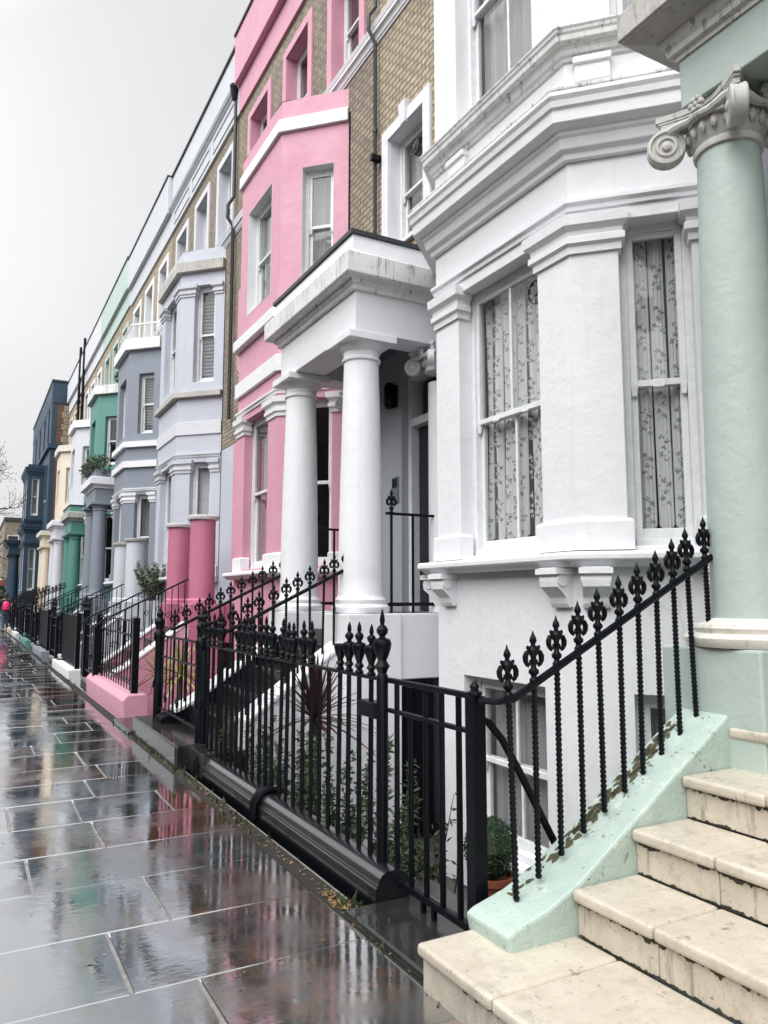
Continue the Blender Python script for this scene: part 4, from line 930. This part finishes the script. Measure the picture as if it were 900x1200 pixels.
text('8',(3.0,11.98,.93),(rad(90),0,rad(-90)),.12,M['text'],'numeral',n)
bx=thing('letter_box','small grey box fixed below the white number plate','box',(3.0,11.98,.5))
MB().box(2.98,3.036,11.84,12.12,.40,.72).build('body',M['lead'],bx,bevel=.03)

# window ventilators
def vent(label,F,u,v,w,tiltless=True):
    c=Vector(F(u,v,w)); M4=Matrix((Vector((F.d[0],F.d[1],0)),Vector((0,0,1)),Vector((F.n[0],F.n[1],0)))).transposed().to_3x3()
    r=thing('window_vent',label,'ventilator',tuple(c),'round window ventilators'); 
    MB().lathe([(.085,-.012),(.095,-.012),(.095,.012),(.085,.012),(.085,-.012)],tuple(c),24,M4,caps=False).build('rim',M['bronze'],r,smooth=True)
    B=MB()
    for k in range(8):
        a=k*PI/4; e=Vector((math.cos(a),math.sin(a),0)); s=Vector((-e.y,e.x,0))
        B.add([c+M4@(e*.02+s*.006),c+M4@(e*.085+s*.03+Vector((0,0,.01))),c+M4@(e*.085-s*.02-Vector((0,0,.008))),c+M4@(e*.02-s*.006)],[(0,1,2,3)])
    B.lathe([(.03,-.012),(.03,.012)],tuple(c),12,M4); B.build('blade',M['bronze'],r)
F0,F1,F2,path=bayframes(0)
vent('round dark ventilator in the top pane of the white bay front window',F1,.50,3.74,.125)
vent('round dark ventilator in the upper window above the white porch',Fr((XF,2.24),(0,1)),4.93,6.73,.135)

# ------------------------------------------------------------------ lace curtains in the white bay
def lace(label,F,u0,u1,v0,v1,w,seed,folds=6):
    rr=random.Random(seed); r=thing('lace_curtain',label,'curtain',F((u0+u1)/2,v1,w),'lace curtains of the white bay')
    def off(u): return .018*math.sin((u-u0)/(u1-u0)*folds*2*PI)+.006*math.sin(u*41)
    # alternating gathered folds and sheer gaps
    edges=[u0]
    while edges[-1]<u1-.03: edges.append(edges[-1]+(rr.uniform(.05,.11) if len(edges)%2 else rr.choice([.008,.012,.018,.05])))
    edges[-1]=u1
    lean=[rr.uniform(-.012,.012) for _ in edges]
    def surf(k,kind,t,v):
        a,b=edges[k],edges[k+1]; sw=lean[k]*(1-(v-v0)/(v1-v0)); g=.75+.25*math.sin(v*3+k*1.7)
        bul=.04*g*math.sin(PI*t)**.8+.006*math.sin(9*PI*t)*g if kind==0 else -.012*math.sin(PI*t)
        return a+(b-a)*t+sw, w-bul
    for kind in (0,1):
        B=MB()
        for k in range(len(edges)-1):
            if k%2!=kind: continue
            n=14; vs=[]
            for j in range(15):
                v=v0+(v1-v0)*j/14
                for i in range(n+1):
                    t=i/n; u,ww=surf(k,kind,t,v); vs.append(F(u,v-(.034*math.sin(PI*t)+.006*abs(math.sin(4*PI*t)) if j==0 else 0),ww))
            B.add(vs,[(j*(n+1)+i,j*(n+1)+i+1,(j+1)*(n+1)+i+1,(j+1)*(n+1)+i) for j in range(14) for i in range(n)])
        B.build('fold' if kind==0 else 'sheer',M['lacef'] if kind==0 else M['lace'],r,smooth=True)
    for kind in (0,1):
        B=MB()
        def petal(k,t0,v,ang,l,wd):
            a,b=edges[k],edges[k+1]; pts=[]
            for q,(x_,y_) in enumerate([(0,0),(.35,.5),(.75,.4),(1,0),(.75,-.4),(.35,-.5)]):
                du=(math.cos(ang)*x_*l-math.sin(ang)*y_*wd); dv=(math.sin(ang)*x_*l+math.cos(ang)*y_*wd)
                t=min(.97,max(.03,t0+du/(b-a))); u,ww=surf(k,kind,t,v+dv); pts.append(F(u,v+dv,ww-.004))
            B.add(pts,[(0,1,2,3,4,5)])
        for k in range(len(edges)-1):
            if k%2!=kind or edges[k+1]-edges[k]<.03: continue
            v=v0+.10+(.12 if (k//2)%2 else 0)
            while v<v1-.06:
                for (dt,dv) in ((0,0),(-.22,.045),(.2,-.045),(.12,.075),(-.15,-.08)):     # three blooms on a stem with leaves
                    for q in range(6):
                        if rr.random()<.85: petal(k,.5+dt+rr.uniform(-.05,.05),v+dv,q*PI/3+rr.uniform(-.3,.3),.020,.009)
                for q in range(9): petal(k,.5+rr.uniform(-.3,.3),v+rr.uniform(-.10,.10),rr.uniform(0,6.3),.024,.006)
                v+=.30
        B.build('flower_motif',M['motif'] if kind==0 else M['motifl'],r)
    return r
lace('white lace curtain with flower sprays in the angled bay window beside the mint column',F0,CO0[0]+.06,CO0[1]-.05,1.945,3.95,.27,5,5)
lace('white lace curtain in the street facing window of the white bay',F1,FO[0]+.06,FO[1]-.05,1.945,3.95,.275,9,8)

# ------------------------------------------------------------------ plants
def leaves(B,c,rx,ry,rz,n,s,rng,elong=1.6,shell=.5):
    for _ in range(n):
        while True:
            p=Vector((rng.uniform(-1,1),rng.uniform(-1,1),rng.uniform(-1,1)))
            if shell<p.length<1: break
        q=Vector((c[0]+p.x*rx,c[1]+p.y*ry,c[2]+p.z*rz)); d=Vector((rng.gauss(0,1),rng.gauss(0,1),rng.gauss(0,.7))).normalized()
        e=d.cross(Vector((rng.gauss(0,1),rng.gauss(0,1),rng.gauss(0,1)))).normalized(); k=s*rng.uniform(.6,1.3); f=d.cross(e)*k*.15
        B.add([q-d*k*elong,q+e*k*.5+f,q+d*k*elong,q-e*k*.5+f],[(0,1,2,3)])
def shrub(name,label,cat,c,r,h,n,s,mat,seed,group=None):
    rng=random.Random(seed); root=thing(name,label,cat,(c[0],c[1],c[2]),group); B=MB(); S=MB()
    nb=max(9,int(r*40))
    for k in range(nb):
        a=rng.uniform(0,6.3); rr=r*math.sqrt(rng.random()); tip=Vector((c[0]+math.cos(a)*rr,c[1]+math.sin(a)*rr,c[2]+h*rng.uniform(.5,1)))
        bs=Vector((c[0]+math.cos(a)*rr*.3,c[1]+math.sin(a)*rr*.3,c[2])); mid=(bs+tip)/2+Vector((rng.uniform(-.05,.05),rng.uniform(-.05,.05),.05)); S.tube([bs,mid,tip],[.007,.005,.002],5)
        m=int(n/nb)
        for j in range(m):
            t=rng.uniform(.2,1.05); q=bs.lerp(mid,t*2) if t<.5 else mid.lerp(tip,t*2-1)
            d=Vector((rng.gauss(0,1),rng.gauss(0,1),rng.gauss(.25,.6))).normalized(); e=d.cross(Vector((rng.gauss(0,1),rng.gauss(0,1),rng.gauss(0,1)))).normalized(); kk=s*rng.uniform(.6,1.3)
            B.add([q,q+d*kk+e*kk*.35,q+d*kk*2.2,q+d*kk-e*kk*.35],[(0,1,2,3)])
    S.build('stem',M['bark'],root); B.build('foliage',mat,root); return root
shrub('shrub','leafy green shrub behind the front railing, nearest the bar gate','shrub',(2.3,4.35,-.76),.38,1.35,2800,.024,M['leaf'],1,'shrubs in the white house area')
shrub('shrub','pale leaved shrub beneath the purple cordyline behind the railing','shrub',(2.35,5.2,-.76),.42,1.25,3000,.024,M['pale'],2,'shrubs in the white house area')
shrub('shrub','dense shrub at the far end of the front railing by the newel post','shrub',(2.3,6.0,-.76),.33,1.2,2800,.024,M['pale'],3,'shrubs in the white house area')
shrub('shrub','thin twiggy shrub behind the iron gate bars','shrub',(2.5,4.0,-.76),.2,1.3,300,.025,M['leaf'],4,'shrubs in the white house area')
for k_,(yy,lab) in enumerate(((3.9,'low dark shrub close behind the gate end of the front railing'),(4.75,'low dark shrub in front of the purple cordyline trunk'),(5.5,'low dark shrub behind the middle of the front railing'),(6.35,'low dark shrub behind the far end of the front railing'))):
    shrub('shrub',lab,'shrub',(2.13,yy,-.76),.34,1.22,3000,.022,M['leaf'],40+k_,'shrubs in the white house area')
def rosette(name,label,c,trunk,n,length,width,mat,seed,group=None,down=.35):
    rng=random.Random(seed); root=thing(name,label,'plant',c,group); top=Vector(c)+Vector((.02,.03,trunk))
    MB().tube([c,(c[0]+.02,c[1],c[2]+trunk*.5),tuple(top)],[.035,.03,.04],8).build('trunk',M['bark'],root,smooth=True)
    B=MB()
    for k in range(n):
        a=k*2.4+rng.uniform(-.3,.3); el=rng.uniform(-.25,1.45); l=length*rng.uniform(.7,1.1); d=Vector((math.cos(a)*math.cos(el),math.sin(a)*math.cos(el),math.sin(el))); sd=Vector((-math.sin(a),math.cos(a),0))
        pts=[]
        for j in range(7):
            t=j/6; p=top+d*l*t+Vector((0,0,-down*l*t*t*math.cos(el))); wd=width*(1-t)**.6*(.5+1.2*t if t<.4 else 1); pts+=[p-sd*wd,p+sd*wd+Vector((0,0,.004))]
        B.add(pts,[(2*j,2*j+1,2*j+3,2*j+2) for j in range(6)])
    B.build('leaf_rosette',mat,root); return root
rosette('cordyline','purple spiky cordyline on a thin trunk behind the front railing',(2.5,5.75,-.76),1.25,85,.60,.021,M['cord'],4,None,.25)
rosette('yucca','yellow green spiky yucca behind the pink kerb wall, left of the newel post',(2.45,11.2,-.1),.45,60,.55,.018,M['yucca'],5,'yuccas in front of the pink house')
rosette('yucca','yellow green spiky yucca nearest the white steps, right of the newel post',(2.35,9.55,-.1),.62,55,.55,.018,M['yucca'],6,'yuccas in front of the pink house')
p=thing('box_ball','clipped round box ball in a terracotta pot below the basement window','plant',(3.0,4.08,-.76))
zb=-.36
MB().lathe([(.10,zb-.18),(.135,zb+.05),(.15,zb+.05),(.15,zb+.09),(.13,zb+.09),(.12,zb+.06)],(3.0,4.08,0),24).build('pot',M['terracotta'],p,smooth=True)
B=MB(); rng=random.Random(8); B.lathe([(.001,zb+.07),(.11,zb+.12),(.155,zb+.25),(.11,zb+.37),(.001,zb+.42)],(3.0,4.08,0),16); leaves(B,(3.0,4.08,zb+.25),.172,.172,.185,3400,.0085,rng,1.1,.9); B.build('foliage',M['box'],p)
tag(MB().box(2.75,3.3,3.8,4.4,-.76,zb-.181).build('plinth_block',M['floorslab'],bevel=.02),'low concrete block under the terracotta pot','block')
shrub('shrub','bushy dark shrub on the porch landing beside the grey cut piers','shrub',(3.35,15.8,1.42),.45,.78,3200,.032,M['pale'],11)
shrub('shrub','small green plants at the foot of the lavender house railing','shrub',(2.2,14.3,.0),.2,.5,150,.05,M['leaf'],12)
o=P*3
f=thing('flower_trough','trailing dark flowers and leaves along the slate porch roof','planter',(3.15,7.3+o,5.2))
MB().box(3.02,3.20,6.4+o,8.1+o,5.22,5.36).build('trough',M['lead'],f)
B=MB(); rng=random.Random(3)
for k in range(9): leaves(B,(3.08,6.4+o+.21*k,5.42+rng.uniform(-.06,.1)),.22,.2,.2,120,.035,rng,1.4,.1)
leaves(B,(3.3,6.22+o,5.35),.24,.24,.3,300,.035,rng,1.4,.1)
B.build('foliage',M['leaf'],f)
f=thing('window_plant','small green plant on the upper sill of the teal house','plant',(4.1,24.9+P*.0,8.7)); B=MB(); leaves(B,(4.1,26.2,8.9),.1,.3,.2,120,.04,rng); B.build('foliage',M['leaf'],f)
hd=thing('hedge','dark green hedge beyond the navy house at the end of the pavement','hedge',(2.6,70,0)); B=MB(); rng=random.Random(12)
for k in range(10): leaves(B,(1.2+.33*k,70+rng.uniform(-.5,.5),1.6+rng.uniform(0,1.0)),.8,.8,1.5,240,.11,rng,1.3,.3)
B.build('foliage',M['box'],hd)

# bare street tree, trunk off to the left of the frame
tr=thing('bare_tree','bare winter street tree with dark twigs reaching in at the left edge','tree',(-.9,27,0)); rng=random.Random(21); B=MB(); T=MB()
T.tube([(-.9,27,0),(-.88,27,2.2),(-.8,27.05,3.6),(-.7,27,5.2)],[.17,.13,.11,.08],10); T.build('trunk',M['bark'],tr,smooth=True)
def branch(p,d,l,r,lv):
    pts=[p]; n=5
    for i in range(n):
        d=(d+Vector((rng.gauss(0,.16),rng.gauss(0,.16),rng.gauss(.04,.12)))).normalized(); pts.append(pts[-1]+d*l/n)
    B.tube(pts,[r*(1-.75*i/n) for i in range(n+1)],5)
    if lv==0:
        q=pts[-1]; B.lathe([(.001,-.02),(.016,0),(.001,.025)],tuple(q),5); return
    for k in range(5 if lv>1 else 4):
        t=rng.uniform(.3,1); q=pts[min(n,int(t*n)+0)]; nd=(d+Vector((rng.gauss(0,.6),rng.gauss(0,.5),rng.gauss(.1,.5)))).normalized(); branch(q,nd,l*rng.uniform(.4,.62),r*.45,lv-1)
for (z,dx,dz,l) in ((3.0,.9,.1,1.9),(3.5,.95,.35,2.0),(4.2,.9,.3,1.9),(4.8,.8,.5,1.7),(5.2,.3,1,1.6),(4.4,-.8,.5,1.8),(3.6,-.9,.3,1.9),(4.9,-.3,.9,1.5)):
    branch(Vector((-.8,27,z)),Vector((dx,rng.uniform(-.4,.4),dz)).normalized(),l,.045,3)
B.build('crown',M['bark'],tr)

# ------------------------------------------------------------------ people
def skin_obj(name,verts,edges,radii,mat,parent,rootv=0,sub=2):
    q=ORG[parent.name]; me=bpy.data.meshes.new(name); me.from_pydata([(v[0],v[1],v[2]) for v in verts],edges,[])
    o=bpy.data.objects.new(name,me); COL.objects.link(o); o.parent=parent; ORG[o.name]=q.copy()
    sk=o.modifiers.new('skin','SKIN'); sk.use_smooth_shade=True
    for i,d in enumerate(me.skin_vertices[0].data): d.radius=(radii[i] if isinstance(radii[i],tuple) else (radii[i],)*2); d.use_root=(i==rootv)
    s=o.modifiers.new('sub','SUBSURF'); s.levels=sub; s.render_levels=sub; me.materials.append(mat); return o
def person(label,x,y,coat,legs,hair,brolly=False,step=.14):
    r=thing('person',label,'person',(x,y,0)); V=[];E_=[];Rd=[]
    def v(p,rr,par=None):
        V.append(p); Rd.append(rr)
        if par is not None: E_.append((par,len(V)-1))
        return len(V)-1
    pel=v((0,0,.92),(.15,.11)); w=v((0,0,1.10),(.14,.10),pel); ch=v((0,0,1.32),(.17,.12),w); nk=v((0,0,1.46),.06,ch); hdv=v((0,.01,1.60),.095,nk); v((0,.01,1.68),.08,hdv)
    for s in (-1,1):
        hp=v((s*.09,0,.86),.085,pel); kn=v((s*.095,s*step*.6,.48),.06,hp); an=v((s*.095,s*step-.06*(s<0),.09),.042,kn); v((s*.10,s*step+.12,.04),.038,an)
        sh=v((s*.19,0,1.38),.065,ch)
        if brolly and s>0: el=v((.24,.12,1.18),.045,sh); ha=v((.18,.30,1.36),.034,el)
        else: el=v((s*.25,-.02-s*.04,1.12),.048,sh); ha=v((s*.25,.08,.90),.036,el)
        v((V[ha][0],V[ha][1]+.03,V[ha][2]-.07 if not brolly else V[ha][2]+.03),.03,ha)
    body=skin_obj('body',V,E_,Rd,M['skin'],r)
    q=[(0,0,.80),(0,0,.98),(0,0,1.12),(0,0,1.33),(0,0,1.43)]; cv=list(q); ce=[(0,1),(1,2),(2,3),(3,4)]; cr=[(.20,.16),(.175,.14),(.17,.13),(.205,.15),(.10,.09)]
    for s in (-1,1):
        cv+=[(s*.20,0,1.375),(s*.255,-.02,1.12),(s*.25,.07,.94)] if not (brolly and s>0) else [(.2,0,1.375),(.25,.12,1.18),(.19,.28,1.34)]
        b=len(cv)-3; ce+=[(3,b),(b,b+1),(b+1,b+2)]; cr+=[.085,.066,.055]
    skin_obj('coat',cv,ce,cr,coat,r)
    tv=[(0,0,.90)]; te=[]; tr_=[(.155,.125)]
    for s in (-1,1):
        b=len(tv); tv+=[(s*.09,0,.84),(s*.095,s*step*.6,.48),(s*.095,s*step-.06*(s<0),.13)]; te+=[(0,b),(b,b+1),(b+1,b+2)]; tr_+=[.10,.075,.06]
    skin_obj('trousers',tv,te,tr_,legs,r)
    for s in (-1,1):
        f=s*step-.06*(s<0); skin_obj('shoe',[(s*.098,f-.03,.05),(s*.10,f+.08,.04),(s*.10,f+.17,.035)],[(0,1),(1,2)],[.05,.045,.035],M['black'],r)
    H=MB(); H.lathe([(.001,1.78),(.06,1.765),(.10,1.71),(.115,1.64),(.11,1.56),(.09,1.49),(.001,1.485)],(x,y-.02,0),14); H.build('hair',hair,r,smooth=True)
    return r
person('person in a black coat and blue jeans walking away with a pink backpack',1.60,38.5,M['coat'],M['jeans'],M['hair2'])
bp=thing('backpack','bright pink backpack on the back of the walking person','backpack',(1.60,38.27,.98))
B=MB(); B.lathe([(.001,.98),(.15,.99),(.175,1.05),(.17,1.25),(.13,1.38),(.06,1.43),(.001,1.44)],(0,0,0),14); B.v=[(a*.85+1.60,b_*.6+38.26,.95+(c-.98)*.88) for a,b_,c in B.v]; B.build('bag',M['hotpink'],bp,smooth=True)
B=MB(); B.lathe([(.001,1.0),(.10,1.02),(.105,1.15),(.08,1.2),(.001,1.2)],(0,0,0),12); B.v=[(a*.9+1.60,b_*.5+38.17,.96+(c-.98)*.88) for a,b_,c in B.v]; B.build('pocket',M['hotpink'],bp,smooth=True)
person('person in dark clothes holding a dull red umbrella, mostly beyond the left edge',1.0,42.0,M['coat'],M['coat'],M['hair'],brolly=True)
u=thing('umbrella','dull red umbrella with a pale top at the far left edge','umbrella',(1.18,42.3,1.36))
pr=[(.004,2.52)]+[(.62*math.sin(t*1.25/9)/math.sin(1.25),2.12+.40*(math.cos(t*1.25/9)-math.cos(1.25))/(1-math.cos(1.25))) for t in range(1,10)]
MB().lathe(pr[5:]+[(r_-.004,z_-.012) for r_,z_ in pr[:4:-1]],(1.18,42.3,0),16).build('canopy',M['maroon'],u,smooth=True)
MB().lathe([(.003,2.54)]+pr[1:6]+[(.003,pr[5][1]-.01)],(1.18,42.3,0),16).build('canopy_top',M['palecloth'],u,smooth=True)
MB().tube([(1.18,42.3,1.25),(1.18,42.3,2.52)],.01,6).build('shaft',M['black'],u)

# ------------------------------------------------------------------ light, sky, camera
w=bpy.data.worlds.new('World'); sc.world=w; w.use_nodes=True; t=w.node_tree
for n in list(t.nodes): t.nodes.remove(n)
sky=N(t,'ShaderNodeTexSky',sky_type='NISHITA'); sky.sun_disc=False; sky.sun_elevation=rad(51); sky.sun_rotation=rad(250); sky.air_density=1; sky.dust_density=6; sky.ozone_density=1
hs=N(t,'ShaderNodeHueSaturation'); hs.inputs['Saturation'].default_value=.10; L(t,sky.outputs[0],hs.inputs['Color'])
tc=N(t,'ShaderNodeTexCoord'); sp=N(t,'ShaderNodeSeparateXYZ'); L(t,tc.outputs['Generated'],sp.inputs[0])
# overcast luminance: brighter overhead, with soft cloud mottling
dt=N(t,'ShaderNodeVectorMath',operation='DOT_PRODUCT'); L(t,tc.outputs['Generated'],dt.inputs[0]); dt.inputs[1].default_value=(-.52,-.30,.80)
ov=N(t,'ShaderNodeMapRange'); ov.inputs['From Min'].default_value=-.1; ov.inputs['From Max'].default_value=1; ov.inputs['From Min'].default_value=.22; ov.inputs['To Min'].default_value=6.3; ov.inputs['To Max'].default_value=23; L(t,dt.outputs['Value'],ov.inputs['Value'])
# a brighter break of thin cloud low down the street, just left of the view
d2=N(t,'ShaderNodeVectorMath',operation='DOT_PRODUCT'); L(t,tc.outputs['Generated'],d2.inputs[0]); d2.inputs[1].default_value=(-.20,.885,.42)
m0=N(t,'ShaderNodeMath',operation='MAXIMUM'); L(t,d2.outputs['Value'],m0.inputs[0]); m0.inputs[1].default_value=0
p0=N(t,'ShaderNodeMath',operation='POWER'); L(t,m0.outputs[0],p0.inputs[0]); p0.inputs[1].default_value=22
a0=N(t,'ShaderNodeMath',operation='MULTIPLY_ADD'); L(t,p0.outputs[0],a0.inputs[0]); a0.inputs[1].default_value=2.6; L(t,ov.outputs[0],a0.inputs[2])
cn=noise(t,tc.outputs['Generated'],2.2,6,.55); cm=N(t,'ShaderNodeMapRange'); cm.inputs['From Min'].default_value=.3; cm.inputs['From Max'].default_value=.7; cm.inputs['To Min'].default_value=.95; cm.inputs['To Max'].default_value=1.05; L(t,cn,cm.inputs['Value'])
ml=N(t,'ShaderNodeMath',operation='MULTIPLY'); L(t,a0.outputs[0],ml.inputs[0]); L(t,cm.outputs[0],ml.inputs[1])
cl=mix(t,1.0,(.975,.99,1.0,1),ml.outputs[0],'MULTIPLY')
fin=mix(t,.9,hs.outputs[0],cl)
bg=N(t,'ShaderNodeBackground'); bg.inputs[1].default_value=.10; L(t,fin,bg.inputs[0]); wo=N(t,'ShaderNodeOutputWorld'); L(t,bg.outputs[0],wo.inputs[0])
sl=bpy.data.lights.new('sun','SUN'); sl.energy=1.5; sl.angle=rad(50); sl.color=(1,.985,.96); so=bpy.data.objects.new('sun',sl); COL.objects.link(so)
dirv=Vector((.58,.24,-.78)); so.rotation_euler=dirv.to_track_quat('-Z','Y').to_euler()
cam=bpy.data.cameras.new('camera'); co=bpy.data.objects.new('camera',cam); COL.objects.link(co); sc.camera=co
F_,CXp,HZ=890.,450.,702.; th=math.atan((HZ-600)/F_); ps=math.atan(490*math.cos(th)/F_)
cam.sensor_fit='HORIZONTAL'; cam.sensor_width=36; cam.lens=36*F_/900; cam.clip_end=2000; cam.clip_start=.05
co.location=(0,0,1.45); co.rotation_euler=(PI/2+th,0,-ps)
sc.view_settings.view_transform='Standard'; sc.view_settings.look='None'; sc.view_settings.exposure=.42; sc.view_settings.gamma=1
sc.render.engine='CYCLES'; sc.cycles.use_denoising=True
sc.cycles.max_bounces=8; sc.cycles.transparent_max_bounces=12; sc.cycles.caustics_reflective=False; sc.cycles.caustics_refractive=False
